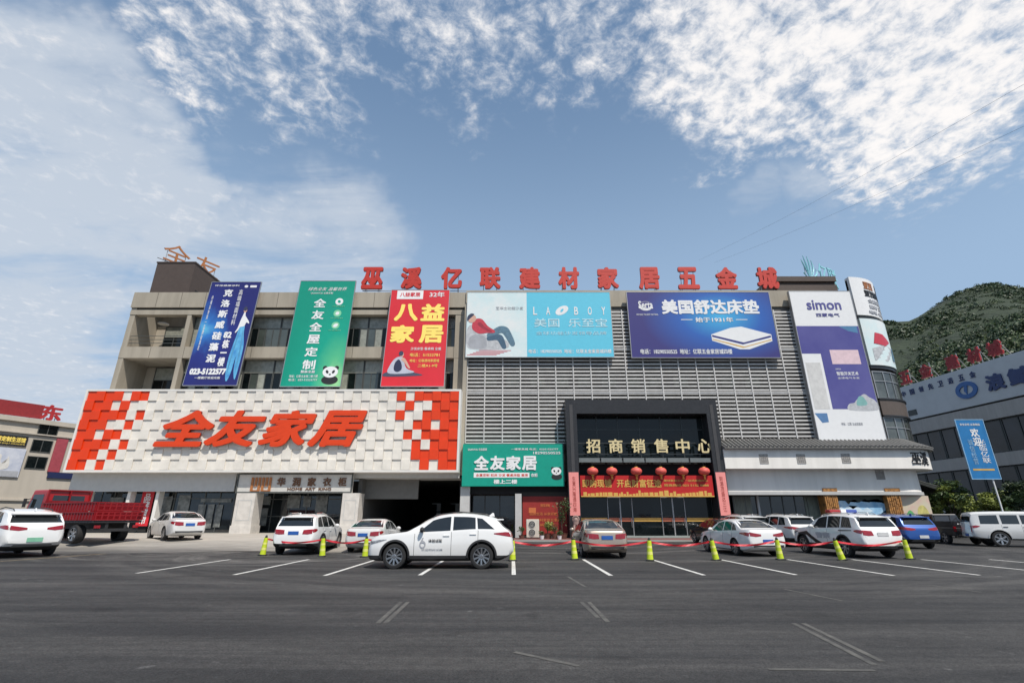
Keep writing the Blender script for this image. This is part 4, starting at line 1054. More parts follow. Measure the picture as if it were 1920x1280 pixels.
pot_plant(PX(1027, 990, yP), yP, 1.15, 'y', 'low yellowish potted plant right of the air conditioner', .42)
pot_plant(PX(1040, 990, yP - .4), yP - .4, .95, 'g', 'small green potted plant in front of the tall bushy one', .34)
pot_plant(PX(978, 995, yP), yP, .75, 'g', 'little dark green plant left of the air conditioner', .34)
pot_plant(PX(1016, 1000, yP - .7), yP - .7, .5, 'w', 'tiny plant in a white pot at the edge of the red paving', .26)
pot_plant(PX(1049, 1000, yP - .9), yP - .9, .55, 'w', 'tiny plant in a white pot before the tall bushy plant', .26)
# stone guardian by the jamb
def stone_lion(x, y, label):
    t = thing('stone_lion', label, 'statue', (x, y, .1), group='stone lions at the portal')
    bm = BM(); box(bm, -.3, .3, -.42, .42, 0, .42); box(bm, -.25, .25, -.36, .36, .42, .5); bevel(bm, .015, 1); obj('plinth', bm, mat('rosy_stone', (.36, .25, .22), .8, var=.15, vscale=6), t)
    me = bpy.data.meshes.new('skin'); vs = [(0, .2, .62), (0, .1, .85), (0, -.05, 1.08), (0, -.16, 1.30), (0, -.32, 1.30), (.14, -.16, .9), (.15, -.26, .53), (-.14, -.16, .9), (-.15, -.26, .53), (.2, .18, .6), (.22, -.05, .54), (-.2, .18, .6), (-.22, -.05, .54), (0, .32, .8)]
    es = [(0, 1), (1, 2), (2, 3), (3, 4), (2, 5), (5, 6), (2, 7), (7, 8), (0, 9), (9, 10), (0, 11), (11, 12), (0, 13)]
    rad = [.2, .2, .19, .2, .11, .09, .07, .09, .07, .12, .07, .12, .07, .05]
    me.from_pydata(vs, es, []); o = bpy.data.objects.new('skin', me); COL.objects.link(o)
    md = o.modifiers.new('s', 'SKIN'); o.modifiers.new('u', 'SUBSURF').levels = 1
    for v, r_ in zip(me.skin_vertices[0].data, rad): v.radius = (r_, r_)
    me.skin_vertices[0].data[0].use_root = True
    dg = bpy.context.evaluated_depsgraph_get(); m2 = bpy.data.meshes.new_from_object(o.evaluated_get(dg)); bpy.data.objects.remove(o)
    link('body', m2, MATS['rosy_stone'], t, True)
    bm = BM()
    for k in range(14):
        a = k / 14 * 6.28; bmesh.ops.create_icosphere(bm, subdivisions=1, radius=.075, matrix=Matrix.Translation((.21 * math.cos(a), -.12 + .03 * math.sin(k), 1.30 + .21 * math.sin(a))))
    obj('mane', bm, MATS['rosy_stone'], t, True)
stone_lion(PX(1080, 990, 37.6), 37.6, 'small stone lion statue before the left jamb of the black portal')

# ------------------------------------------------------------------ red poster strip between the left shops
y = 40.3
xa, xb = PX(264, 940, y), PX(286, 940, y); za, zb_ = .9, PZ(921, y)
f = front(xa, za, y); w, h = xb - xa, zb_ - za
t = thing('vertical_banner', 'small red upright banner with white characters between the left shop windows', 'banner', (xa, y, za), world=True)
bm = BM(); rect(bm, f, 0, w, 0, h, -.05, 0); obj('cloth', bm, M_red, t)
text(t, f, '品牌窗帘', w * .22, w * .8, h * .06, h * .94, M_wt, vertical=True, bold=.02, ext=.012)

# ------------------------------------------------------------------ right end of the mall: white fascias under a tiled canopy, curved at the corner
def path_strip(x0, x1, y0, rad, back, n=14):
    """plan outline: along the front, then a quarter circle, then straight back"""
    pts = [(x0, y0), (x1 - rad, y0)]
    for k in range(1, n + 1):
        a = math.pi / 2 * k / n; pts.append((x1 - rad + rad * math.sin(a), y0 + rad - rad * math.cos(a)))
    pts.append((x1, y0 + rad + back)); return pts
def strip(bm, pts, prof, mi=0):
    """sweep a closed profile (outward offset, z) along a plan path"""
    n = len(pts); rings = []
    for i, (x, y) in enumerate(pts):
        a = Vector(pts[max(i - 1, 0)]); b = Vector(pts[min(i + 1, n - 1)]); d = (b - a).normalized(); nx, ny = d.y, -d.x
        rings.append([bm.verts.new((x + nx * o_, y + ny * o_, z)) for o_, z in prof])
    m = len(prof)
    for i in range(n - 1):
        for k in range(m):
            bm.faces.new([rings[i][k], rings[i + 1][k], rings[i + 1][(k + 1) % m], rings[i][(k + 1) % m]]).material_index = mi
    for rg in (rings[0], rings[-1]): bm.faces.new(rg).material_index = mi
YC = 38.6
cx0 = ox1 + .01; cx1 = PX(1752, 860, YC) * 1.0
cx1 = PX(1744, 860, YC + 2)
pth = path_strip(cx0, cx1, YC, 3.2, 14)
z_t0, z_t1 = PZ(842, YC), PZ(826, YC)
z_f0 = PZ(878, YC); z_g0 = PZ(921, YC + .8)
bm = BM(); strip(bm, pth, [(0, z_f0), (0, z_t0), (-1.2, z_t0), (-1.2, z_f0)]); obj('upper_fascia', bm, M_white2, mall)
pth2 = path_strip(cx0, cx1 - .9, YC + .9, 2.6, 14)
bm = BM(); strip(bm, pth2, [(0, z_g0), (0, z_f0 - .003), (-.8, z_f0 - .003), (-.8, z_g0)]); obj('lower_fascia', bm, M_white2, mall)
bm = BM(); strip(bm, pth2, [(.12, z_g0 - .24), (.12, z_g0 - .003), (-.8, z_g0 - .003), (-.8, z_g0 - .24)]); obj('ledge', bm, M_grey, mall)
# tiled pent roof
bm = BM(); strip(bm, pth, [(.35, z_t0 + .003), (.38, z_t0 + .12), (-1.25, z_t1 + .25), (-1.25, z_t0 + .003)]); rf = obj('tile_roof', bm, M_tile, mall)
bm = BM()
seg = []
for (a, b) in zip(pth, pth[1:]):
    A, B = Vector((*a, 0)), Vector((*b, 0)); L_ = (B - A).length; k = max(1, int(L_ / .32)); d = (B - A).normalized(); nrm = Vector((d.y, -d.x, 0))
    for i in range(k):
        p = A + (B - A) * ((i + .5) / k)
        if p.y > YC + 9: continue
        tube(bm, [p + nrm * .40 + Vector((0, 0, z_t0 + .16)), p - nrm * 1.2 + Vector((0, 0, z_t1 + .30))], .085, 6)
obj('tile_row', bm, M_tile, rf)
# ornaments
M_orn = mat('grey_relief', (.36, .34, .32), .8)
def ornament(px, py, y, s=.33):
    x, z = PX(px, py, y), PZ(py, y); bm = BM(); f = front(x - s, z - s * 1.05, y); w = 2 * s
    for a in ((0, w, 0, .05), (0, w, w, w + .05), (0, .05, .05, w), (w - .05, w, .05, w), (w * .25, w * .75, w * .25, w * .32), (w * .25, w * .75, w * .68, w * .75), (w * .22, w * .29, w * .2, w * .8), (w * .7, w * .77, w * .2, w * .8), (w * .46, w * .54, .05, w), (.05, w - .05, w * .47, w * .53)): rect(bm, f, *a, .003, .03 + .004 * (a[0] > .1))
    rect(bm, f, .03, w - .03, .03, w - .03, -.01, .012)
    obj('relief', bm, M_orn, mall)
for px, py in ((1432, 860), (1502, 860), (1586, 859)): ornament(px, py, YC - .002)
ornament(1650, 890, YC + .898)
text(mall, Drum(cx1 - 3.2, YC + 3.2, 3.2), '巫溪', .1, 1.75, z_t0 - 1.15, z_t0 - .15, M_blk, 'letter', bold=.005, ext=.06)
bm = BM(); box(bm, XM, XR - 2.7, 40.65, 62, 4.2, 5.197); obj('slab', bm, M_conc, mall)
# ground floor of that end: curtained glass, mural, map, timber columns
yw = YC + 2.1; zt = z_g0 - .25
shopfront(PX(1376, 950, yw), PX(1421, 950, yw), yw, .1, zt, 2, ()); 
shopfront(PX(1424, 950, yw), PX(1538, 950, yw), yw, .1, zt, 5, ())
for (xa, xb) in ((PX(1377, 950, yw), PX(1410, 950, yw)), (PX(1510, 950, yw), PX(1536, 950, yw))):
    prev = None; bm = BM()
    for k in range(41):
        x = xa + (xb - xa) * k / 40; yy = yw + .02 + .035 * math.sin(k * 1.9)
        c = (bm.verts.new((x, yy, .2)), bm.verts.new((x, yy, zt - .02)))
        if prev: bm.faces.new([prev[0], c[0], c[1], prev[1]])
        prev = c
    obj('curtain', bm, mat('grey_curtain', (.24, .26, .22), .9), mall, smooth=True)
bm = BM(); box(bm, PX(1420, 950, yw), PX(1424, 950, yw), yw - .1, yw + .3, .1, zt); box(bm, PX(1536, 950, yw), PX(1545, 950, yw), yw - .1, yw + .3, .1, zt); box(bm, PX(1660, 950, yw), PX(1745, 950, yw) , yw + .1, yw + .3, .1, zt)
box(bm, PX(1545, 950, yw), PX(1660, 950, yw), yw + .15, yw + .4, .1, zt); obj('wall', bm, M_grey, mall)
def mural(name, label, a, b, y, z0, z1, m):
    xa, xb = PX(a, 945, y), PX(b, 945, y); t = thing(name, label, 'mural', ((xa + xb) / 2, y, z0), world=True); f = front(xa, z0, y)
    bm = BM(); rect(bm, f, 0, xb - xa, 0, z1 - z0, -.06, 0); obj('sheet', bm, m, t); return t, f, xb - xa, z1 - z0
t, f, w, h = mural('landscape_mural', 'blue snowy mountain mural between the two timber columns', 1566, 1664, YC + 1.3, .3, z_g0 - .05, mat('mural_print', srgb(190, 220, 238), .5, col2=srgb(96, 156, 200), vscale=1.1))
outline(t, f, scaled([(0, .84), (.06, .78), (.12, .83), (.2, .80), (.26, .72), (.32, .80), (.4, .82), (.46, .76), (.52, .80), (.6, .84), (.66, .76), (.72, .82), (.84, .84), (.92, .74), (1, .78), (1, .995), (0, .995)], 0, 0, w, h), mat('print_forest', srgb(64, 66, 54), .6, var=.2, vscale=3), d0=.002, d1=.006)
outline(t, f, scaled([(.02, .56), (.1, .66), (.16, .60), (.24, .69), (.32, .60), (.42, .67), (.5, .58), (.60, .64), (.7, .56), (.5, .44), (.2, .42)], 0, 0, w, h), mat('print_snow', srgb(206, 224, 236), .6), d0=.007, d1=.01, smooth=False)
outline(t, f, scaled([(.62, 0), (.70, .3), (.82, .48), (1, .56), (1, 0)], 0, 0, w, h), mat('print_lake', srgb(40, 70, 92), .6, var=.2, vscale=2), d0=.0105, d1=.014)
t, f, w, h = mural('map_board', 'pale regional map board with a green patch at the right end of the shop front', 1686, 1744, YC + 1.25, .35, z_g0 - .3, mat('map_paper', srgb(200, 194, 168), .6, col2=srgb(206, 170, 160), vscale=1.6))
outline(t, f, scaled([(.12, .2), (.2, .36), (.16, .5), (.3, .62), (.42, .5), (.46, .3), (.36, .16)], 0, 0, w, h), mat('map_green', srgb(96, 168, 104), .6), d0=.002, d1=.008)
outline(t, f, scaled([(.52, .5), (.6, .7), (.78, .74), (.9, .5), (.76, .28), (.56, .3)], 0, 0, w, h), mat('map_yellow', srgb(206, 196, 120), .6, var=.2, vscale=4), d0=.002, d1=.008)
rndw = random.Random(4)
for a, b in ((1545, 1570), (1662, 1688)):
    y = YC + .95; xa, xb = PX(a, 935, y), PX(b, 935, y); t = thing('timber_column', 'carved orange timber column ' + ('left' if a < 1600 else 'right') + ' of the blue mural', 'column', ((xa + xb) / 2, y, .1), world=True)
    bm = BM(); box(bm, xa, xb, y, y + .8, .1, z_g0 + .12); obj('shaft', bm, M_wood, t)
    bm = BM()
    for k in range(7):
        u = xa + (xb - xa) * (k + .2) / 7; zz_ = .2
        while zz_ < z_g0 - .3:
            hh = .3 + rndw.random() * .9; box(bm, u, u + (xb - xa) / 10, y - .05 - .05 * rndw.random(), y - .003, zz_, min(zz_ + hh, z_g0 + .1)); zz_ += hh + .06
    obj('carving', bm, M_wood, t); bm = BM(); box(bm, xa - .04, xb + .04, y - .14, y + .797, z_g0 - .05, z_g0 + .25); obj('capital', bm, M_wood, t)

# dark upswept side roof beyond the corner
bm = BM()
sx0, sx1, sy0, sy1 = cx1 - 1.2, cx1 + 2.6, YC + 3.6, YC + 9
n_ = 10; rg = []
for k in range(n_ + 1):
    q = k / n_; x = sx0 + (sx1 - sx0) * q; z = 4.75 - 1.15 * math.sin(q * 1.5) + .35 * max(0, q - .7) ** 1.2
    rg.append([bm.verts.new((x, sy0 - .5 * q, z)), bm.verts.new((x, sy1, z)), bm.verts.new((x, sy1, z - .22)), bm.verts.new((x, sy0 - .5 * q, z - .22))])
for a, b in zip(rg, rg[1:]):
    for k in range(4): bm.faces.new([a[k], b[k], b[(k + 1) % 4], a[(k + 1) % 4]])
bm.faces.new(rg[0]); bm.faces.new(rg[-1])
sr = obj('side_roof', bm, mat('dark_roof_tile', (.04, .045, .042), .8, var=.2, vscale=4), mall)
bm = BM()
for k in range(12):
    y = sy0 + .1 + k * .42; tube(bm, [(sx0 + (sx1 - sx0) * q, y - .5 * q, 4.75 - 1.15 * math.sin(q * 1.5) + .35 * max(0, q - .7) ** 1.2 + .05) for q in (i / 8 for i in range(9))], .08, 6)
obj('tile_row', bm, MATS['dark_roof_tile'], sr)

# ---- the curved corner tower
RD = 4.2; DCX, DCY = PX(1630, 690, 40.0) + .15, 40.05 + RD
dr = Drum(DCX, DCY, RD)
def drum_band(z0, z1, out, m, name, parent=mall, a1=135, n=36):
    bm = BM(); rg = []
    for k in range(n + 1):
        a = R(a1) * k / n; rg.append([bm.verts.new((DCX + r_ * math.sin(a), DCY - r_ * math.cos(a), z)) for r_, z in ((RD + out, z0), (RD + out, z1), (RD - .5, z1), (RD - .5, z0))])
    for a, b in zip(rg, rg[1:]):
        for k in range(4): bm.faces.new([a[k], b[k], b[(k + 1) % 4], a[(k + 1) % 4]])
    bm.faces.new(rg[0]); bm.faces.new(rg[-1])
    return obj(name, bm, m, parent, smooth=False)
zA0, zA1 = PZ(590, 40), PZ(519, 40)
zB0, zB1 = PZ(684, 40), PZ(597, 40)
drum_band(zB0 - .5, zA1 - .2, -.25, M_black, 'drum_core')
cs = thing('curved_sign', 'white curved sign with rows of dark lettering at the top of the corner tower', 'sign', (DCX, DCY, zA0), world=True)
drum_band(zA0, zA1, .05, M_wt, 'panel', cs, 120)
for k, (txt, u0, u1, a, b, m) in enumerate((('亚西', 1.3, 2.6, .70, .90, M_orbr), ('亚西美居 装饰', 1.2, 5.8, .50, .68, M_blk), ('全屋定制  整木家装', 1.4, 6.4, .34, .45, M_ltgr), ('建材 卫浴 橱柜 门窗', 1.4, 6.4, .19, .29, M_ltgr), ('地址 亿联五金家居城', 1.2, 6.4, .05, .14, M_ltgr))):
    hh = zA1 - zA0; text(cs, Drum(DCX, DCY, RD + .05), txt, u0, u1, zA0 + hh * a, zA0 + hh * b, m, bold=.03, ext=.03)
bm = BM(); text(cs, Drum(DCX, DCY, RD + .05), '雅阁', 3.4, 5.4, zA0 + (zA1 - zA0) * .74, zA0 + (zA1 - zA0) * .94, M_blk, bold=.03, ext=.03); bm.free()
cb = thing('curved_billboard', 'pale curved billboard of a person in an armchair wrapped round the corner tower', 'billboard', (DCX, DCY, zB0), world=True)
drum_band(zB0, zB1, .12, M_palegr, 'panel', cb, 110)
class DF(Drum):
    n = Vector((0, 0, 0))
fd = DF(DCX, DCY, RD + .13)
hb = zB1 - zB0
def flat_out(parent, pts, m, d):
    bm = BM(); n = 10
    # fine fill so that the print follows the curve
    f0 = bm.faces.new([bm.verts.new((u, v, 0)) for u, v in pts]); bmesh.ops.triangulate(bm, faces=[f0])
    bmesh.ops.subdivide_edges(bm, edges=bm.edges[:], cuts=3, use_grid_fill=True)
    for v in bm.verts: v.co = fd(v.co.x, d, v.co.y)
    obj('print', bm, m, parent)
SC = lambda pts: scaled(pts, .5, zB0 + hb * .06, 5.2, hb * .80)
flat_out(cb, SC([(.0, .04), (.0, .36), (.3, .50), (.9, .34), (1.0, .05)]), M_sofa, .01)
flat_out(cb, SC([(.05, .5), (.12, .8), (.3, .78), (.5, .6), (.3, .46)]), M_pred, .018)
flat_out(cb, SC([(.45, .1), (.5, .42), (.66, .58), (.85, .36), (.95, .1), (.8, .1), (.68, .36), (.58, .1)]), M_denim, .022)
# glazed storeys of the drum
zC = [(zB0 - .5, PZ(752, 40) + .25), (PZ(776, 40) - .2, PZ(829, 40) - .3)]
for zb2, za2 in zC:
    n = 9
    for k in range(n):
        a0, a1_ = R(120) * k / n, R(120) * (k + 1) / n; bm = BM()
        def pr(a, r_, z): return (DCX + r_ * math.sin(a), DCY - r_ * math.cos(a), z)
        for (aa, ab, z0, z1) in ((a0, a0 + .018, za2, zb2), (a0 + .018, a1_, za2, za2 + .08), (a0 + .018, a1_, zb2 - .08, zb2), (a0 + .018, a1_, za2 + (zb2 - za2) * .62, za2 + (zb2 - za2) * .62 + .07)):
            v = [pr(a, r_, z) for a in (aa, ab) for r_ in (RD - .12, RD) for z in (z0, z1)]; v = [bm.verts.new(p) for p in v]
            for q in ((0, 1, 3, 2), (4, 6, 7, 5), (0, 4, 5, 1), (2, 3, 7, 6), (0, 2, 6, 4), (1, 5, 7, 3)): bm.faces.new([v[i] for i in q])
        w_ = obj('window', bm, M_frame if k > 2 else M_steel, mall)
        bm = BM(); bm.faces.new([bm.verts.new(pr(a, RD - .06, z)) for a, z in ((a0 + .018, za2 + .08), (a1_, za2 + .08), (a1_, zb2 - .08), (a0 + .018, zb2 - .08))]); obj('pane', bm, mat('pale_tower_glass', (.11, .125, .12), .06, var=.4, vscale=.5, spec=.8) if k < 4 else M_glassd, w_)
drum_band(PZ(829, 40) - .5, zB0 - .4, -.35, M_dark, 'drum_core')
drum_band(PZ(775, 40) - .2, PZ(752, 40) + .25, .08, mat('bronze_band', (.11, .085, .07), .5), 'drum_band')
for z in (PZ(752, 40) + .15, PZ(776, 40) - .2): drum_band(z, z + .12, .16, M_black, 'drum_moulding')
drum_band(zB0 - .28, zB0 - .02, .02, M_black, 'drum_moulding'); drum_band(zB1 + .02, zA0 - .02, -.04, M_black, 'drum_moulding')
# dark rooftop parapet and its steps
bm = BM(); xa, xb = PX(1448, 530, 41.2), PX(1569, 530, 41.2)
for k, (a, b, o_) in enumerate(((518, 527, 0), (527.2, 533, .25), (533.2, 546, .08))): box(bm, xa, xb, 41.2 + o_, 46, PZ(b, 41.2), PZ(a, 41.2) )
obj('roof_parapet', bm, M_brown, mall)
# teal emblem on the tower roof
fe = Frame((DCX - 2.9, 41.6, PZ(520, 41.6)), (.85, .52, 0), (0, 0, 1))
t = thing('rooftop_lettering', 'pale teal flame emblem and characters on the corner tower roof', 'roof sign', fe.o, world=True)
M_tealL = mat('teal_outline_letter', srgb(150, 212, 222), .45); hE = PZ(470, 41.6) - PZ(516, 41.6)
bm = BM()
for k, (b0, dx_, tip) in enumerate(((0, -.9, .75), (.1, -.55, .95), (.25, 0, 1.0), (.4, .5, .9), (.5, .95, .6))):
    pts = [fe(1.0 + b0 + dx_ * math.sin(s * 1.6) + (.25 * math.sin(s * 3.1)), 0, hE * (.12 + (tip - .12) * s)) for s in (i / 8 for i in range(9))]
    tube(bm, pts, [.03 + .06 * math.sin(math.pi * i / 8) for i in range(9)], 6)
tube(bm, [fe(.1 + 2.3 * s, 0, hE * (.22 - .22 * math.sin(math.pi * s))) for s in (i / 8 for i in range(9))], .06, 6)
obj('emblem', bm, M_tealL, t)
text(t, fe, '亿联', 2.9, 6.2, hE * .1, hE * .92, M_tealL, 'letter', bold=.0, ext=.08, d=0)
bm = BM()
for u in (.6, 1.8, 3.4, 5.6): tube(bm, [fe(u, -.1, -1.2), fe(u, -.1, hE * .6)], .035, 6)
obj('strut', bm, M_steel, t)

# ------------------------------------------------------------------ right hand building
A2 = Vector((54.5, 52.0, 0)); A1 = Vector((50.5, 76.0, 0))
A1, A2 = Vector((52.6, 74.0, 0)), Vector((54.4, 50.0, 0))
u_ = (A2 - A1).normalized(); Lb = (A2 - A1).length + 10
fb2 = Frame(A1, u_, (0, 0, 1))
bb = thing('commercial_building', 'white and dark commercial building with blue emblem on its long fascia at the right', 'building', A1, world=True)
def hz(px, py):
    """height on that wall seen at a photo position"""
    d = pix_dir(px, py); k = (A1.x * u_.y - A1.y * u_.x) / (d.x * u_.y - d.y * u_.x); return CAMZ + d.z * k
def hu(px):
    d = pix_dir(px, 760); k = (A1.x * u_.y - A1.y * u_.x) / (d.x * u_.y - d.y * u_.x); return (Vector((d.x * k, d.y * k, 0)) - A1).dot(u_)
zf1, zf0 = (hz(1700, 722) + hz(1910, 660)) / 2, (hz(1710, 782) + hz(1910, 747)) / 2
M_fas = mat('grey_white_cladding', (.56, .565, .57), .6, var=.05, vscale=.8)
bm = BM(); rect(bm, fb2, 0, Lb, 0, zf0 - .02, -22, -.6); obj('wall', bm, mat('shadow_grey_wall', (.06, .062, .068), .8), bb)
bm = BM(); rect(bm, fb2, -.2, Lb, zf0, zf1, -22, 0); obj('fascia', bm, M_fas, bb)
bm = BM()
for a, b in ((.865, .985), (.50, .60), (.18, .215)): rect(bm, fb2, -.1, Lb, zf0 * a, zf0 * b, -.59, -.05)
obj('floor_band', bm, mat('warm_grey_band', (.44, .41, .38), .8, streak=True), bb)
for a, b in ((.60, .865), (.215, .50)):
    n = 9
    for k in range(n):
        u = Lb * k / n; bm = BM(); z0, z1 = zf0 * a + .05, zf0 * b - .05; u1 = Lb * (k + 1) / n
        for q in ((u + .05, u + .17, z0, z1), (u1 - .12, u1 - .003, z0, z1), (u + .173, u1 - .123, z0, z0 + .1), (u + .173, u1 - .123, z1 - .1, z1), ((u + u1) / 2 - .05, (u + u1) / 2 + .05, z0 + .103, z1 - .103)): rect(bm, fb2, *q, -.57, -.45)
        w_ = obj('window', bm, M_alu, bb); bm = BM(); rect(bm, fb2, u + .17, u1 - .12, z0 + .1, z1 - .1, -.55, -.52)
        obj('pane', bm, mat('dark_blue_glass', (.022, .028, .038), .12, var=.4, vscale=.4), w_)
u0 = hu(1815); M_lb = mat('navy_letter', srgb(28, 52, 104), .4)
uc, vc = hu(1822), (zf0 + zf1) / 2 - .3
bm = BM()
for k in range(28):
    a, b = 2 * math.pi * k / 28, 2 * math.pi * (k + 1) / 28
    poly(bm, fb2, [(uc + 1.35 * math.cos(a), vc + 1.0 * math.sin(a)), (uc + 1.35 * math.cos(b), vc + 1.0 * math.sin(b)), (uc + .85 * math.cos(b) , vc + .52 * math.sin(b)), (uc + .85 * math.cos(a), vc + .52 * math.sin(a))], .01, .12)
poly(bm, fb2, [(uc - .15, vc + .5), (uc + .25, vc + .5), (uc - .05, vc - .5), (uc - .3, vc - .1)], .01, .11)
obj('emblem', bm, mat('blue_emblem', srgb(40, 96, 160), .4), bb)
text(bb, fb2, '浪', hu(1864), hu(1901), vc - .85, vc + 1.0, M_lb, 'letter', bold=.04, ext=.12)
text(bb, fb2, '鲸', hu(1909), hu(1960), vc - .85, vc + 1.0, M_lb, 'letter', bold=.04, ext=.12)
for k, ch in enumerate('中国领先卫浴五金'):
    u = hu(1700) + (hu(1852) - hu(1700)) * k / 7.4; text(bb, fb2, ch, u - .34, u + .34, zf1 - 1.35, zf1 - .62, M_lb, 'small_lettering', bold=.02, ext=.06)
t = thing('rooftop_lettering', 'red characters on struts along the right hand building roof', 'roof sign', fb2(Lb / 2, 0, zf1), world=True)
for k, (ch, px) in enumerate(zip('五金建材城', (1702, 1744, 1800, 1846, 1890))):
    u = hu(px); s = .85; text(t, fb2, ch, u - s, u + s, zf1 + .45, zf1 + 2.2, mat('deep_red_letter', srgb(150, 26, 30), .5), 'letter', bold=.03, ext=.2, d=-.8)
    bm = BM()
    for q in (-.6, .6): tube(bm, [fb2(u + q, -.9, zf1), fb2(u + q, -.9, zf1 + 2.3)], .05, 5); tube(bm, [fb2(u + q, -.9, zf1 + 1.8), fb2(u + q, -2.2, zf1)], .04, 5)
    obj('strut', bm, M_steel, t)
bm = BM(); rect(bm, fb2, hu(1700), hu(1716), zf0 + .5, zf0 + 1.2, .003, .06); obj('vent', bm, M_alu, bb)
bm = BM(); rect(bm, fb2, 0, Lb, zf0 * .10, zf0 * .178, -.58, 1.8); obj('awning', bm, M_grey, bb)

# blue banner on a pole
y = 40.5; px_c = 1836
bx, bz = PX(1852, 890, y), PZ(897, y); tx, tz = PX(1812, 787, y), PZ(787, y)
xm = (bx + tx) / 2
f = front(xm - 1.12, bz, y); w, h = 2.24, tz - bz
t = thing('pole_banner', 'sky blue upright advertising banner on a tall white pole among the right hand trees', 'banner', (xm + .7, y + .08, 0), world=True)
bm = BM(); rect(bm, f, 0, w, 0, h, -.04, 0); obj('cloth', bm, mat('sky_banner_cloth', srgb(34, 118, 178), .5, var=.08, bump=.3, bscale=1.2), t)
bm = BM()
for a in ((-.05, 0, -.05, h + .05), (w, w + .05, -.05, h + .05), (0, w, h, h + .05), (0, w, -.05, 0)): rect(bm, f, *a, -.05, .02)
obj('frame', bm, mat('pale_blue_frame', srgb(150, 190, 220), .5), t)
bm = BM(); tube(bm, [(xm + .55, y + .1, .0), (xm + .55, y + .1, bz + h * .8)], .055, 8); obj('pole', bm, M_wt, t)
text(t, f, '安全文明 从我做起', w * .12, w * .85, h * .90, h * .94, M_wt, bold=.01, ext=.01)
text(t, f, '欢迎', w * .42, w * .72, h * .55, h * .85, M_wt, vertical=True, bold=.02, ext=.01)
text(t, f, '光临亿联', w * .56, w * .84, h * .26, h * .66, M_wt, vertical=True, bold=.0, ext=.01)
text(t, f, '诚信经营', w * .22, w * .40, h * .24, h * .66, MATS['pale_blue_frame'], vertical=True, bold=.0, ext=.01)
bm = BM(); rect(bm, f, w * .12, w * .88, h * .135, h * .165, .002, .01); obj('print', bm, M_yeld, t)

# ------------------------------------------------------------------ trees along the right hand street
def tree(x, y, h, rad, label, m1, m2, seed, trunk=.35, z=0):
    rnd = random.Random(seed); t = thing('street_tree', label, 'tree', (x, y, z), group='street trees at the right')
    bm = BM(); tube(bm, [(0, 0, 0), (.05, .03, h * .3), (.0, .05, h * trunk + .3)], [.16, .12, .09], 8)
    lim = []
    for k in range(9):
        a = k * 2.4 + rnd.random(); r_ = rad * (.5 + .4 * rnd.random()); zz_ = h * (trunk + .1 + (.8 - trunk) * rnd.random()); lim.append(Vector((r_ * math.cos(a), r_ * math.sin(a), zz_)))
        tube(bm, [(0, .04, h * trunk * .8), lim[-1] * .6 + Vector((0, 0, .2)), lim[-1]], [.06, .04, .015], 5)
    obj('trunk', bm, M_bark, t)
    bm = BM()
    for c in lim + [Vector((0, 0, h * .86)), Vector((0, 0, h * .65))]:
        for k in range(4):
            q = c + Vector((rnd.gauss(0, .25), rnd.gauss(0, .25), rnd.gauss(0, .2))) * rad * .6
            leaves(bm, q, (rad * .34, rad * .34, rad * .22), 95, .16, k % 2, rnd)
    obj('crown', bm, [m1, m2], t, recalc=False)
tree(PX(1780, 950, 42), 42, 4.4, 1.5, 'bushy yellow green tree just beyond the map board corner', M_leafy, M_leaf, 1)
tree(PX(1752, 950, 47), 47, 4.6, 1.3, 'dark leaning tree behind the corner canopy', M_leafd, M_leaf, 2)
tree(PX(1856, 950, 44), 44, 3.5, 1.6, 'yellow green tree behind the blue banner pole', M_leafy, M_leafy, 3)
tree(PX(1918, 950, 42), 42, 4.6, 1.7, 'dark green tree at the right edge of the picture', M_leafd, M_leaf, 4)
tree(PX(1815, 950, 52), 52, 2.8, 1.4, 'low dark tree between the two yellow green ones', M_leafd, M_leaf, 5)

# ------------------------------------------------------------------ hills
def pl(t, xs, ys): return float(np.interp(t, xs, ys))
def ridge_pts(l):
    o_ = []
    for px, py in l:
        d = pix_dir(px, py); o_.append((d.x / d.y, d.z / d.y))
    o_.sort(); return [a for a, b in o_], [b for a, b in o_]
far = ridge_pts([(1500, 640), (1600, 606), (1640, 592), (1670, 594), (1694, 599), (1720, 590), (1765, 562), (1805, 542), (1835, 531), (1860, 529), (1890, 533), (1920, 538), (1990, 560), (2300, 600), (2900, 700)])
near = ridge_pts([(1500, 770), (1600, 740), (1690, 694), (1740, 660), (1790, 636), (1830, 622), (1880, 596), (1920, 578), (2000, 560), (2300, 540), (2900, 560)])
def hill_z(x, y):
    t = x / y
    e1, e2 = pl(t, *near), pl(t, *far)
    yk = [80, 120, 210, 250, 480, 640, 900]; zk = [0, max(0, e1 - .16) * 120, e1 * 210 - 6, max(e1 * .93 * 250, e1 * 210 - 9), e2 * 480, e2 * 470, e2 * 300]
    z = float(np.interp(y, yk, zk))
    k = min(1, max(0, (y - 85) / 60))
    z += k * (mnoise.fractal((x * .012, y * .012, 0), 1, 2, 5) * 7 * min(1, y / 260) * (1 if y < 420 else .35))
    return z - 1.0
bm = BM(); rows = []
ts = np.linspace(.55, 3.4, 120); ys_ = np.concatenate([np.linspace(80, 260, 46), np.linspace(268, 500, 40), np.linspace(520, 900, 10)])
for y in ys_:
    rows.append([bm.verts.new((t_ * y, y, hill_z(t_ * y, y))) for t_ in ts])
for a, b in zip(rows, rows[1:]):
    for k in range(len(ts) - 1): bm.faces.new([a[k], a[k + 1], b[k + 1], b[k]])
M_hill = mat('scrub_hillside', (.036, .052, .026), .95, var=.3, vscale=.05, col2=(.012, .022, .012), bump=1.0, bscale=.25)
M_hill.node_tree.nodes['Bump'].inputs['Distance'].default_value = 3.0
struct(obj('hillside', bm, M_hill, smooth=True))
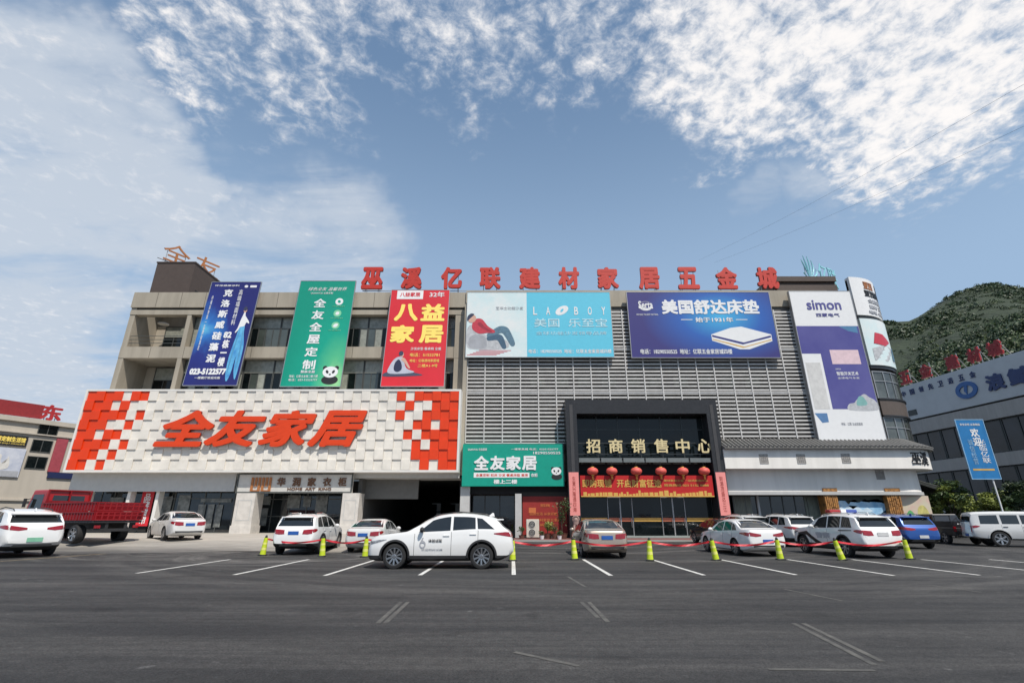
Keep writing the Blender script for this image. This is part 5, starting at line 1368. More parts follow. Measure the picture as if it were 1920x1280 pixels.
# forest clumps: one mass
rnd = random.Random(12); FV, FF, FM = [], [], []
def clump(c, r, n, mi, lo_, hi_):
    ph = c.x * 3.1
    for _ in range(n):
        d = Vector((rnd.gauss(0, 1), rnd.gauss(0, 1), rnd.gauss(0, 1))).normalized(); d.z = abs(d.z) * .95 - .15
        p = c + Vector((d.x, d.y, d.z * (1.0 + .5 * math.sin(ph)))) * r * (.5 + .6 * rnd.random()); s = r * (lo_ + hi_ * rnd.random())
        nrm = (d + Vector((rnd.gauss(0, .45), rnd.gauss(0, .45), rnd.gauss(0, .45)))).normalized(); u = nrm.orthogonal().normalized(); v = nrm.cross(u)
        an = rnd.random() * 6.28; u, v = u * math.cos(an) + v * math.sin(an), v * math.cos(an) - u * math.sin(an)
        b = len(FV); FV.extend((p + u * s * 1.2, p + v * s * .7, p - u * s, p - v * s * .8)); FF.append((b, b + 1, b + 2, b + 3)); FM.append(mi)
cnt = 0
while cnt < 2000:
    y = 95 + 175 * rnd.random() ** 1.2; x = (.74 + .62 * rnd.random()) * y; r_ = 1.7 + 2.6 * rnd.random()
    clump(Vector((x, y, hill_z(x, y) + r_ * .45)), r_, 120, 0 if rnd.random() < .5 else (1 if rnd.random() < .6 else 2), .075, .09); cnt += 1
cnt = 0
while cnt < 3400:
    y = 255 + 235 * rnd.random(); x = (.74 + .62 * rnd.random()) * y; dens = mnoise.fractal((x * .02, y * .02, 4), 1, 2, 3)
    if dens < rnd.random() * .5 - .22: continue
    r_ = (.7 + 1.5 * rnd.random() ** 2) * (1.5 if dens > .25 else 1)
    clump(Vector((x, y, hill_z(x, y) + r_ * .3)), r_, 22, 0 if rnd.random() < .5 else (1 if rnd.random() < .6 else 2), .2, .2); cnt += 1
fme = bpy.data.meshes.new('hillside_forest'); fme.from_pydata(FV, [], FF); fme.polygons.foreach_set('material_index', FM)
fo = link('hillside_forest', fme, [leafmat('forest_dark', (.030, .056, .018), (.014, .028, .010)), leafmat('forest_green', (.046, .082, .022), (.022, .042, .014)), leafmat('forest_olive', (.075, .105, .030), (.036, .055, .018))])
struct(fo, 'wooded hillside rising behind the right hand building', 'stuff'); fo['category'] = 'forest'

# ------------------------------------------------------------------ left hand building
B1, B2 = Vector((-62.5, 57.0, 0)), Vector((-57.0, 66.5, 0))
u_l = (B2 - B1).normalized(); B0 = B1 - u_l * 24; fl = Frame(B0, u_l, (0, 0, 1)); Ll = (B2 - B0).length + 9
def onl(px, py):
    d = pix_dir(px, py); k = (B0.x * u_l.y - B0.y * u_l.x) / (d.x * u_l.y - d.y * u_l.x); q = Vector((d.x * k, d.y * k, CAMZ + d.z * k)); return (q - B0).dot(u_l), q.z
lb = thing('corner_building', 'cream corner building with small stacked windows beyond the red truck', 'building', B1, world=True)
zt = (onl(10, 788)[1] + onl(125, 800)[1]) / 2
bm = BM(); rect(bm, fl, 0, Ll, 0, zt, -20, 0); obj('wall', bm, M_cream, lb)
bm = BM(); rect(bm, fl, -.2, Ll + .2, zt - .003, zt + .55, -20.2, .35); rect(bm, fl, 0, Ll, zt - 1.35, zt - 1.2, .002, .25); rect(bm, fl, 0, Ll, 3.4, 3.6, .002, .2); obj('cornice', bm, M_cream, lb)
for px, py, wd, ht in ((90, 807, 9, 12), (78, 836, 11, 16), (68, 867, 11, 12), (108, 836, 0, 0)):
    if not wd: continue
    u, z = onl(px, py); w2 = 1.0; h2 = .75
    bm = BM()
    for q in ((u - w2, u + w2, z + h2 - .08, z + h2), (u - w2, u + w2, z - h2, z - h2 + .08), (u - w2, u - w2 + .08, z - h2 + .083, z + h2 - .083), (u + w2 - .08, u + w2, z - h2 + .083, z + h2 - .083), (u - .04, u + .04, z - h2 + .083, z + h2 - .083)): rect(bm, fl, *q, .002, .08)
    w_ = obj('window', bm, M_frame, lb); bm = BM(); rect(bm, fl, u - w2 + .08, u + w2 - .08, z - h2 + .08, z + h2 - .08, .002, .03); obj('pane', bm, M_glassd, w_)
bm = BM(); rect(bm, fl, onl(90, 905)[0], Ll - .1, .2, 3.0, .002, .12); obj('shopfront', bm, M_glassd, lb)
def lboard(a, b, top, bot, m, name, label, cat='billboard'):
    ua, ub = onl(a, (top + bot) / 2)[0], onl(b, (top + bot) / 2)[0]; z0, z1 = onl((a + b) / 2, bot)[1], onl((a + b) / 2, top)[1]
    t = thing(name, label, cat, fl((ua + ub) / 2, .1, z0), world=True); f = Frame(fl(ua, .1, z0), u_l, (0, 0, 1)); bm = BM(); rect(bm, f, 0, ub - ua, 0, z1 - z0, -.09, .1); obj('panel', bm, m, t); return t, f, ub - ua, z1 - z0
t, f, w, h = lboard(-80, 52, 812, 832, M_blk, 'shop_signboard', 'black signboard with yellow characters on the cream corner building', 'shop sign')
text(t, f, '品质家居定制生活馆', w * .30, w * .97, h * .35, h * .85, M_yel, bold=.03, ext=.03, d=.1)
text(t, f, 'PINZHI JIAJU DINGZHI', w * .45, w * .97, h * .10, h * .25, M_yel, bold=.0, ext=.02, d=.1)
t, f, w, h = lboard(-80, 42, 836, 892, mat('curtain_print', (.62, .64, .70), .5, var=.2, vscale=.9, col2=(.40, .44, .55)), 'billboard', 'pale curtain showroom billboard under the black signboard')
bm = BM(); rect(bm, f, .1, w - .1, .05, .7, .101, .12); obj('print', bm, M_ltgr, t)
outline(t, f, scaled([(0, 0), (.05, .7), (.3, .85), (.35, .4), (.55, .4), (.6, .8), (.7, .1)], w * .5, .8, w * .4, h * .6), mat('print_ivory', (.72, .70, .66), .5), d0=.101, d1=.12)
t, f, w, h = lboard(97, 119, 822, 885, mat('faded_red_print', srgb(168, 74, 84), .5, var=.1), 'vertical_banner', 'faded red vertical banner on the cream corner building', 'banner')
t, f, w, h = lboard(88, 150, 886, 897, mat('dark_navy_board', srgb(34, 44, 84), .5), 'shop_signboard', 'dark navy shop board beneath the faded red banner', 'shop sign')
# its red roof sign
za = zt + .5; ua, ub = 0, onl(88, 775)[0]
t = thing('rooftop_lettering', 'dull red sign band and character on the cream corner building roof', 'roof sign', fl(ub / 2, -1.5, za), world=True)
bm = BM(); rect(bm, fl, 0, ub, za + .35, za + 2.1, -1.6, -1.4); obj('panel', bm, mat('dull_red_board', srgb(140, 36, 40), .6, var=.1), t)
bm = BM(); 
u = .5
while u < ub: rect(bm, fl, u, u + .12, za - .3, za + .347, -1.55, -1.45); u += 2.4
rect(bm, fl, 0, ub + 1.0, za + .05, za + .15, -1.75, -1.6); obj('strut', bm, M_steel, t)
u = onl(106, 772)[0]; text(t, fl, '东', u - 1.1, u + 1.1, za + .3, za + 2.3, mat('deep_red_letter2', srgb(170, 40, 44), .5), 'letter', bold=.03, ext=.2, d=-1.6)
bm = BM(); rect(bm, fl, u - .6, u - .5, za - .3, za + .7, -1.7, -1.6); rect(bm, fl, u + .5, u + .6, za - .3, za + .7, -1.7, -1.6); obj('strut', bm, M_steel, t)

# ------------------------------------------------------------------ overhead cables
for k, (a, b) in enumerate((((1310, 488), (1905, 150)), ((1340, 492), (1930, 215)))):
    pa, pb = pix_dir(*a), pix_dir(*b); A_ = pa * (110 / pa.y) + Vector((0, 0, CAMZ)); B_ = pb * (36 / pb.y) + Vector((0, 0, CAMZ)); B_ = B_ + (B_ - A_) * .35
    bm = BM(); pts = [A_.lerp(B_, i / 24) - Vector((0, 0, 1.2 * math.sin(math.pi * i / 24))) for i in range(25)]
    tube(bm, pts, .014, 5); o_ = obj('overhead_cable', bm, mat('grey_cable', (.22, .25, .30), .7), loc=tuple(pts[0])); tag(o_, ('upper' if k == 0 else 'lower') + ' thin overhead cable crossing the sky at the right', 'cable', 'overhead cables')
# ------------------------------------------------------------------ vehicles
def paint(name, col, metallic=0.0):
    m = mat(name, col, .32, metal=metallic, var=.012, vscale=2, coat=1.0); return m
M_cw = paint('white_car_paint', (.78, .775, .76))
M_cw2 = paint('off_white_car_paint', (.66, .655, .64))
M_champ = paint('champagne_car_paint', (.40, .33, .27), .35)
M_cblue = paint('blue_car_paint', srgb(20, 74, 150), .25)
M_cblk = paint('black_car_paint', (.016, .016, .019))
M_cgrey = paint('dark_grey_car_paint', (.05, .05, .055))
M_clad = mat('black_plastic', (.028, .028, .030), .6, var=.1)
M_tyre = mat('tyre_rubber', (.022, .022, .023), .85, var=.1)
M_rimd = mat('dark_alloy', (.075, .076, .082), .3, metal=.8)
M_rims = mat('silver_alloy', (.50, .50, .51), .3, metal=.8)
M_rimc = mat('machined_alloy', (.45, .45, .46), .25, metal=.9)
M_cglass = mat('car_glass', (.016, .020, .022), .03, var=.2, vscale=2, spec=1.0)
M_tail = mat('tail_lamp', srgb(150, 14, 26), .15, var=.15, vscale=9, coat=1.0)
M_head = mat('head_lamp', (.34, .35, .37), .1, var=.5, vscale=14, coat=1.0)
M_plateb = mat('blue_plate', srgb(40, 92, 170), .5)
M_plateg = mat('green_plate', srgb(130, 190, 160), .5)
M_platew = mat('white_plate', (.6, .6, .6), .5)
M_gap = mat('door_gap', (.06, .06, .06), .9)
M_chrome = mat('chrome_trim', (.6, .6, .6), .15, metal=1.0)

def pchip(xs, ys, q):
    xs, ys = np.array(xs, float), np.array(ys, float); h = np.diff(xs); d = np.diff(ys) / h
    m = np.zeros_like(ys); m[0], m[-1] = d[0], d[-1]
    for i in range(1, len(ys) - 1):
        if d[i - 1] * d[i] > 0:
            w1, w2 = 2 * h[i] + h[i - 1], h[i] + 2 * h[i - 1]; m[i] = (w1 + w2) / (w1 / d[i - 1] + w2 / d[i])
    q = np.clip(q, xs[0], xs[-1]); i = np.clip(np.searchsorted(xs, q) - 1, 0, len(h) - 1); t = (q - xs[i]) / h[i]
    return (2 * t**3 - 3 * t**2 + 1) * ys[i] + (t**3 - 2 * t**2 + t) * h[i] * m[i] + (-2 * t**3 + 3 * t**2) * ys[i + 1] + (t**3 - t**2) * h[i] * m[i + 1]

# s runs from the nose (0) to the tail (L)
SPEC = {
 'coupe_suv': dict(L=4.62, W=1.88, wb=(.90, 3.62), r=.365, tumble=.40, clad=.39,
   top=[(0, .60), (.03, .72), (.12, .86), (.36, .97), (.8, 1.04), (1.22, 1.09), (1.5, 1.24), (1.9, 1.47), (2.25, 1.59), (2.65, 1.645), (3.1, 1.64), (3.6, 1.59), (4.0, 1.51), (4.10, 1.46), (4.28, 1.26), (4.46, 1.12), (4.55, 1.02), (4.60, .86), (4.62, .66)],
   belt=[(0, .56), (.12, .78), (.4, .91), (1.2, 1.01), (2.4, 1.07), (3.6, 1.13), (4.3, 1.10), (4.52, 1.0), (4.62, .62)],
   bot=[(0, .34), (.1, .25), (.5, .21), (4.1, .22), (4.45, .34), (4.62, .48)],
   hw=[(0, .60), (.05, .73), (.18, .84), (.6, .915), (1.5, .94), (3.2, .94), (4.0, .925), (4.4, .86), (4.56, .78), (4.62, .70)],
   screen=(1.30, 2.05), side=((1.62, 2.04, 2.62, 2.62), (2.70, 2.70, 3.42, 3.40), (3.49, 3.45, 4.02, 3.62)), rear=(4.14, 4.42), gaps=(1.50, 2.66, 3.50), spoiler=True),
 'wagon_suv': dict(L=4.72, W=1.90, wb=(.92, 3.66), r=.37, tumble=.36, clad=.47,
   top=[(0, .66), (.03, .80), (.10, .94), (.36, 1.03), (.9, 1.09), (1.30, 1.13), (1.6, 1.33), (1.95, 1.54), (2.3, 1.64), (2.8, 1.68), (3.5, 1.66), (4.1, 1.60), (4.30, 1.55), (4.42, 1.38), (4.56, 1.14), (4.64, 1.03), (4.70, .88), (4.72, .70)],
   belt=[(0, .6), (.12, .86), (.4, .96), (1.2, 1.03), (2.4, 1.06), (3.8, 1.09), (4.4, 1.09), (4.62, .99), (4.72, .66)],
   bot=[(0, .36), (.1, .27), (.5, .23), (4.1, .24), (4.5, .34), (4.72, .46)],
   hw=[(0, .66), (.05, .77), (.18, .86), (.6, .925), (1.5, .95), (3.4, .95), (4.2, .93), (4.5, .88), (4.66, .82), (4.72, .74)],
   screen=(1.38, 2.05), side=((1.72, 2.08, 2.66, 2.66), (2.74, 2.74, 3.52, 3.52), (3.60, 3.60, 4.22, 4.02)), rear=(4.33, 4.545), gaps=(1.56, 2.70, 3.58), spoiler=True),
 'sedan': dict(L=4.68, W=1.82, wb=(.92, 3.60), r=.325, tumble=.42, clad=.20,
   top=[(0, .52), (.03, .63), (.12, .74), (.4, .83), (.9, .91), (1.25, .96), (1.6, 1.15), (2.0, 1.35), (2.35, 1.44), (2.75, 1.46), (3.2, 1.43), (3.6, 1.33), (3.95, 1.15), (4.16, 1.06), (4.42, 1.04), (4.60, 1.02), (4.645, .94), (4.67, .80), (4.68, .60)],
   belt=[(0, .49), (.12, .68), (.4, .77), (1.2, .88), (2.4, .92), (3.6, .96), (4.2, .97), (4.55, .94), (4.66, .70), (4.68, .56)],
   bot=[(0, .26), (.1, .20), (.5, .17), (4.1, .18), (4.5, .25), (4.68, .36)],
   hw=[(0, .58), (.05, .70), (.18, .80), (.6, .88), (1.5, .91), (3.3, .91), (4.0, .89), (4.4, .84), (4.62, .76), (4.68, .66)],
   screen=(1.30, 2.05), side=((1.60, 2.06, 2.62, 2.62), (2.70, 2.70, 3.40, 3.36), (3.44, 3.40, 3.82, 3.60)), rear=None, deck=(3.42, 4.06), gaps=(1.46, 2.66, 3.44)),
 'off_roader': dict(L=4.75, W=1.86, wb=(.85, 3.60), r=.40, tumble=.16, clad=.42,
   top=[(0, .70), (.02, .95), (.10, 1.10), (.5, 1.17), (1.30, 1.22), (1.38, 1.26), (1.62, 1.58), (1.78, 1.76), (2.2, 1.83), (3.2, 1.84), (4.3, 1.82), (4.56, 1.76), (4.66, 1.45), (4.72, 1.15), (4.75, .70)],
   belt=[(0, .66), (.08, 1.02), (.4, 1.10), (1.3, 1.14), (3.0, 1.14), (4.5, 1.14), (4.70, 1.05), (4.75, .66)],
   bot=[(0, .46), (.1, .40), (.5, .34), (4.1, .36), (4.5, .42), (4.75, .50)],
   hw=[(0, .72), (.04, .82), (.14, .88), (.6, .92), (1.5, .93), (3.6, .93), (4.4, .91), (4.66, .87), (4.75, .80)],
   screen=(1.40, 1.74), side=((1.62, 1.84, 2.52, 2.52), (2.62, 2.62, 3.36, 3.36), (3.48, 3.48, 4.30, 4.26)), rear=(4.62, 4.70), gaps=(1.50, 2.57, 3.42)),
}
def ray_to(bvh, origin, d):
    h, n, i, dist = bvh.ray_cast(Vector(origin), Vector(d))
    if h is None:
        h, n, i, dist = bvh.find_nearest(Vector(origin) + Vector(d) * 2.0)
    return h
def patch(bvh, B, T, nv, mode, off, name, m, parent, flip=1, thick=.012):
    """a plate laid on the body between two outlines, cast from the side, the tail, the nose or above"""
    if len(B) < 9:                                       # enough steps to follow the body's curve
        tt = np.linspace(0, len(B) - 1, 13); ii = np.arange(len(B))
        B, T = ([(float(np.interp(q, ii, [p[0] for p in A_])), float(np.interp(q, ii, [p[1] for p in A_]))) for q in tt] for A_ in (B, T))
    nv = max(nv, 3); n = len(B); g = []
    for i in range(n):
        row = []
        for k in range(nv + 1):
            t = k / nv; a = B[i][0] * (1 - t) + T[i][0] * t; b = B[i][1] * (1 - t) + T[i][1] * t
            if mode == 'side': o_, d = (flip * 3, a, b), (-flip, 0, 0)
            elif mode == 'tail': o_, d = (a, -6, b), (0, 1, 0)
            elif mode == 'nose': o_, d = (a, 6, b), (0, -1, 0)
            else: o_, d = (a, b, 4), (0, 0, -1)
            h = ray_to(bvh, o_, d); row.append(h - Vector(d) * off)
        g.append(row)
    dd = {'side': Vector((-flip, 0, 0)), 'tail': Vector((0, 1, 0)), 'nose': Vector((0, -1, 0)), 'top': Vector((0, 0, -1))}[mode]
    bm = BM(); V = [[bm.verts.new(p) for p in r] for r in g]; fs = []
    for i in range(n - 1):
        for k in range(nv): fs.append(bm.faces.new([V[i][k], V[i + 1][k], V[i + 1][k + 1], V[i][k + 1]]))
    be = [e for e in bm.edges if e.is_boundary]
    r = bmesh.ops.extrude_edge_only(bm, edges=be)
    for v in r['geom']:
        if isinstance(v, bmesh.types.BMVert): v.co += dd * (off + thick)
    return obj(name, bm, m, parent, smooth=False)
def wheel(parent, x, y, r, w, style, side):
    M = Matrix.Translation((x, y, r)) @ Matrix.Rotation(R(90) * side, 4, 'Y')
    bm = BM(); h = w / 2
    lathe(bm, [(r * .70, -h), (r * .80, -h * 1.0), (r * .95, -h * .92), (r, -h * .6), (r, h * .6), (r * .95, h * .92), (r * .80, h), (r * .70, h * .96), (r * .68, h * .6), (r * .68, -h)], 28, M)
    ty = obj('wheel', bm, M_tyre, parent, smooth=False)
    bm = BM(); lathe(bm, [(0, h * .2), (r * .62, h * .2), (r * .66, h * .86), (r * .71, h * .90), (r * .71, h * .60), (r * .69, -h)], 28, M, 1)
    ns = {'dark': 10, 'silver': 5, 'machined': 7, 'steel': 6}[style]
    for k in range(ns):
        a = 2 * math.pi * k / ns; ca, sa = math.cos(a), math.sin(a)
        wd = r * (.075 if ns > 6 else .11); i0, i1 = r * .10, r * .68
        pts = [(i0, -wd * .8, h * .80), (i1, -wd, h * .92), (i1, wd, h * .92), (i0, wd * .8, h * .80)]
        lo_ = [(p[0], p[1], p[2] - .05) for p in pts]
        tr = lambda p: M @ Vector((p[0] * ca - p[1] * sa, p[0] * sa + p[1] * ca, p[2]))
        A_ = [bm.verts.new(tr(p)) for p in pts]; B_ = [bm.verts.new(tr(p)) for p in lo_]
        bm.faces.new(A_).material_index = 0
        for i in range(4): bm.faces.new([A_[i], A_[(i + 1) % 4], B_[(i + 1) % 4], B_[i]]).material_index = 0
    lathe(bm, [(r * .17, h * .5), (r * .17, h * .84), (r * .12, h * .90), (0, h * .90)], 12, M, 0)
    lathe(bm, [(r * .655, h * .70), (r * .655, h * .95), (r * .715, h * .95), (r * .715, h * .7)], 28, M, 0)
    obj('rim', bm, [{'dark': M_rimc, 'silver': M_rims, 'machined': M_rims, 'steel': M_rims}[style], M_clad if style == 'dark' else M_alu], ty)

def car(name, kind, pm, label, loc, heading, rim='silver', plate=None, cat='car', group='parked cars', tail='wide', trim=True, glass=None, scale=1.0, extra=None):
    sp = SPEC[kind]; L, r = sp['L'], sp['r']; Y = lambda s: L / 2 - s
    t = thing(name, label, cat, loc, heading, group); t.scale = (scale,) * 3
    n = 110; u = np.linspace(0, 1, n); s = L * (.35 * (.5 - .5 * np.cos(np.pi * u)) + .65 * u)
    s = np.unique(np.concatenate([s, np.array([a for a, b in sp['top']]), np.linspace(0, .15, 8), np.linspace(L - .2, L, 10)]))
    s = s[np.concatenate([[True], np.diff(s) > .004])]
    top, belt, bot, hw = (pchip(*zip(*sp[k]), s) for k in ('top', 'belt', 'bot', 'hw'))
    belt = np.minimum(belt, top - .015); tm = sp['tumble']
    def half(i):
        zb, zl, zt, w = bot[i], belt[i], top[i], hw[i]; h = zl - zb; gh = zt - zl; wb = .945 * w
        p = [(0, zb), (.55 * w, zb), (.86 * w, zb + .015), (.955 * w, zb + .10 * h), (.985 * w, zb + .28 * h), (w, zb + .52 * h), (.995 * w, zb + .66 * h), (.978 * w, zb + .80 * h), (.966 * w, zb + .88 * h), (.955 * w, zb + .96 * h), (wb, zl)]
        wt = wb - tm * gh
        for q in (.2, .45, .7, .86): p.append((wb - tm * gh * q * .96, zl + gh * q * .97))
        k = min(1, gh / .35)
        p += [(wt - .055 * k - .02, zt - .035 * k - .004), (wt * .80, zt - .014 * k - .002), (wt * .45, zt - .004 * k), (0, zt)]
        return p
    bm = BM(); rings = []
    for i in range(len(s)):
        p = half(i); m_ = len(p)
        ring = [bm.verts.new((x, Y(s[i]), z)) for x, z in p] + [bm.verts.new((-x, Y(s[i]), z)) for x, z in p[-2:0:-1]]
        rings.append(ring)
    k = len(rings[0])
    for a, b in zip(rings, rings[1:]):
        for i in range(k): bm.faces.new([a[i], a[(i + 1) % k], b[(i + 1) % k], b[i]])
    bm.faces.new(rings[0]); bm.faces.new(rings[-1])
    bmesh.ops.recalc_face_normals(bm, faces=bm.faces[:])
    bvh = BVHTree.FromBMesh(bm)
    me = bpy.data.meshes.new('body'); bm.to_mesh(me); bm.free()
    for mm in (pm, M_clad): me.materials.append(mm)
    tmp = bpy.data.objects.new('cut_body', me); COL.objects.link(tmp)
    cb_ = BM()
    for yw_ in sp['wb']:
        for sd in (-1, 1): lathe(cb_, [(0, .0), (r * 1.17, .0), (r * 1.17, .7), (0, .7)], 40, Matrix.Translation((sd * (.5 if sd > 0 else .5), Y(yw_), r + .01)) @ Matrix.Rotation(R(90) * sd, 4, 'Y'))
    bmesh.ops.recalc_face_normals(cb_, faces=cb_.faces[:])
    for f in cb_.faces: f.material_index = 1
    mc = bpy.data.meshes.new('arch'); cb_.to_mesh(mc); cb_.free(); mc.materials.append(pm); mc.materials.append(M_clad)
    cut = bpy.data.objects.new('cut_arch', mc); COL.objects.link(cut)
    md = tmp.modifiers.new('b', 'BOOLEAN'); md.object = cut; md.operation = 'DIFFERENCE'; md.solver = 'EXACT'
    dg = bpy.context.evaluated_depsgraph_get(); m2 = bpy.data.meshes.new_from_object(tmp.evaluated_get(dg))
    bpy.data.objects.remove(tmp); bpy.data.objects.remove(cut)
    bm = BM(); bm.from_mesh(m2); bpy.data.meshes.remove(m2)
    zc = sp['clad']
    bmesh.ops.bisect_plane(bm, geom=bm.verts[:] + bm.edges[:] + bm.faces[:], plane_co=(0, 0, zc), plane_no=(0, 0, 1))
    low = [f for f in bm.faces if f.calc_center_median().z < zc]
    b2 = bm.copy(); b2.faces.ensure_lookup_table(); bm.faces.ensure_lookup_table()
    idx = {f.index for f in low} if False else None
    bmesh.ops.delete(bm, geom=[f for f in bm.faces if f.calc_center_median().z < zc], context='FACES')
    bmesh.ops.delete(b2, geom=[f for f in b2.faces if f.calc_center_median().z >= zc], context='FACES')
    if not trim:
        for f in b2.faces:
            pass
    def soft(o):
        for p in o.data.polygons: p.use_smooth = True
        o.data.set_sharp_from_angle(angle=R(38))
    body = obj('body', bm, [pm, M_clad], t, recalc=False); soft(body)
    lowm = pm if kind == 'sedan' else M_clad
    lw = obj('lower_cladding' if kind != 'sedan' else 'sill', b2, [lowm, M_clad], t, recalc=False); soft(lw)
    S_ = lambda q, arr: float(np.interp(q, s, arr))
    gl = glass or M_cglass
    # side glass
    for sd in (-1, 1):
        for (b0, t0, b1, t1) in sp['side']:
            nn = 12; B, T = [], []
            for k in range(nn + 1):
                q = k / nn; sb, st = b0 + (b1 - b0) * q, t0 + (t1 - t0) * q
                zb_, zt_ = S_(sb, belt) + .035, S_(st, top) - (.115 if kind != 'off_roader' else .20)
                B.append((Y(sb), zb_)); T.append((Y(st), max(zt_, zb_ + .02)))
            patch(bvh, B, T, 6, 'side', .004, 'side_window', gl, t, sd)
        # shut lines and handles
        for g_ in sp['gaps']:
            B = [(Y(g_ - .006), S_(g_, bot) + .16), (Y(g_ + .006), S_(g_, bot) + .16)]; T = [(Y(g_ - .006), S_(g_, belt) - .005), (Y(g_ + .006), S_(g_, belt) - .005)]
            patch(bvh, B, T, 8, 'side', .0025, 'door_seam', M_gap, t, sd, thick=.004)
        for g_ in sp['gaps'][1:]:
            zz_ = S_(g_, belt) - .13; a, b = g_ - .26, g_ - .06
            patch(bvh, [(Y(a), zz_), (Y(b), zz_)], [(Y(a), zz_ + .03), (Y(b), zz_ + .03)], 1, 'side', .028, 'door_handle', pm if kind != 'off_roader' else M_clad, t, sd)
        # mirror
        sm = sp['side'][0][0] + .12; zm = S_(sm, belt) + .10; bm = BM()
        bmesh.ops.create_icosphere(bm, subdivisions=2, radius=1.0, matrix=Matrix.Translation((sd * (S_(sm, hw) + .06), Y(sm), zm)) @ Matrix.Diagonal((.11, .07, .085, 1)))
        tube(bm, [(sd * (S_(sm, hw) * .93), Y(sm), zm - .06), (sd * (S_(sm, hw) + .03), Y(sm), zm - .04)], .03, 6)
        obj('mirror', bm, pm if kind != 'coupe_suv' else M_clad, t, True)
        # arch trims
        if kind != 'sedan':
            for yw_ in sp['wb']:
                B, T = [], []
                for k in range(25):
                    a = R(-14 + 208 * k / 24); B.append((Y(yw_) + r * 1.16 * math.cos(a), max(.24, r + .01 + r * 1.16 * math.sin(a)))); T.append((Y(yw_) + r * 1.32 * math.cos(a), max(.22, r + .01 + r * 1.32 * math.sin(a))))
                patch(bvh, B, T, 2, 'side', .018, 'wheel_arch_trim', M_clad if kind != 'off_roader' else pm, t, sd, thick=.03)
        for yw_ in sp['wb']: wheel(t, sd * (S_(yw_, hw) - .115), Y(yw_), r, .22, rim, sd)
        # tail lamps
        e = L - .02; zl_ = S_(L - .25, belt)
        xo = S_(L - .05, hw) * .98
        if tail == 'wide': B = [(sd * (xo - .48), zl_ - .17), (sd * (xo - .25), zl_ - .20), (sd * (xo - .02), zl_ - .17)]; T = [(sd * (xo - .48), zl_ - .10), (sd * (xo - .25), zl_ - .06), (sd * (xo - .02), zl_ - .02)]
        elif tail == 'block': B = [(sd * (xo - .42), zl_ - .24), (sd * (xo - .2), zl_ - .25), (sd * (xo - .02), zl_ - .22)]; T = [(sd * (xo - .40), zl_ - .07), (sd * (xo - .2), zl_ - .05), (sd * (xo - .02), zl_ - .04)]
        else: B = [(sd * (xo - .16), zl_ - .42), (sd * (xo - .09), zl_ - .42), (sd * (xo - .02), zl_ - .42)]; T = [(sd * (xo - .16), zl_ - .06), (sd * (xo - .09), zl_ - .06), (sd * (xo - .02), zl_ - .06)]
        patch(bvh, B, T, 3, 'tail', .006, 'tail_lamp', M_tail, t)
        # the part of the lamp that wraps round to the side
        ls, z1 = (L - .62 if tail == 'wide' else L - .40), S_(L - .45, belt)
        patch(bvh, [(Y(ls), z1 - .10), (Y(L - .25), z1 - .16), (Y(L - .075), z1 - .19)], [(Y(ls), z1 - .07), (Y(L - .25), z1 - .035), (Y(L - .075), z1 - .05)], 3, 'side', .006, 'tail_lamp', M_tail, t, sd)
        # head lamps
        zl0 = S_(.16, belt); B = [(sd * (S_(.1, hw) - .42), zl0 - .12), (sd * (S_(.1, hw) - .02), zl0 - .10)]; T = [(sd * (S_(.1, hw) - .42), zl0 - .03), (sd * (S_(.1, hw) - .02), zl0 + .01)]
        patch(bvh, B, T, 3, 'nose', .006, 'head_lamp', M_head, t)
        patch(bvh, [(Y(.10), zl0 - .11), (Y(.35), zl0 - .05), (Y(.62), zl0 + .03)], [(Y(.10), zl0 - .02), (Y(.35), zl0 + .03), (Y(.62), zl0 + .05)], 2, 'side', .006, 'head_lamp', M_head, t, sd)
    # windscreen and rear glass
    a, b = sp['screen']; nn = 10; B, T = [], []
    wtop = lambda q: S_(q, hw) * .945 - tm * (S_(q, top) - S_(q, belt))
    for k in range(nn + 1):
        q = -1 + 2 * k / nn; B.append((q * (wtop(a) - .06), Y(a + .10 * (1 - q * q) * -1))); T.append((q * (wtop(b) - .09), Y(b)))
    patch(bvh, B, T, 8, 'top', .004, 'windscreen', gl, t)
    B, T = [], []
    if sp.get('deck'):
        a, b = sp['deck']
        for k in range(nn + 1):
            q = -1 + 2 * k / nn; B.append((q * (wtop(b) - .03), Y(b))); T.append((q * (wtop(a) - .10), Y(a)))
        patch(bvh, B, T, 8, 'top', .004, 'rear_window', gl, t)
    else:
        a, b = sp['rear']
        for k in range(nn + 1):
            q = -1 + 2 * k / nn; B.append((q * (wtop(b) - .04), S_(b, top) + .0)); T.append((q * (wtop(a) - .08), S_(a, top) - .03))
        patch(bvh, B, T, 6, 'tail', .005, 'rear_window', gl, t)
    if sp.get('spoiler'):
        a = sp['rear'][0]; bm = BM(); wz = S_(a - .1, top); ww_ = wtop(a) - .05
        box(bm, -ww_, ww_, Y(a + .16), Y(a - .12), wz - .075, wz - .03); bevel(bm, .012, 2); obj('spoiler', bm, pm, t)
        bm = BM(); poly(bm, Frame((-.012, Y(a - .35), S_(a - .35, top) - .01), (0, -1, 0), (0, 0, 1)), [(0, 0), (.2, -.01), (.17, .10), (.12, .10)], -.024, .0); obj('antenna_fin', bm, pm, t)
        for sd in (-1, 1):
            bm = BM(); xx = wtop(2.7) - .12
            tube(bm, [(sd * xx, Y(q), S_(q, top) + h_) for q, h_ in ((2.0, -.015), (2.12, .03), (2.9, .035), (3.7, .035), (3.85, -.02))], .018, 6); obj('roof_rail', bm, M_chrome if kind == 'wagon_suv' else M_clad, t)
    # plate, bumper insert, lower grille
    zl_ = S_(L - .25, belt)
    pz = zl_ - .26 if plate and plate[1] == 'high' else .52
    bm = BM(); yb_ = ray_to(bvh, (0, -6, pz + .06), (0, 1, 0)).y
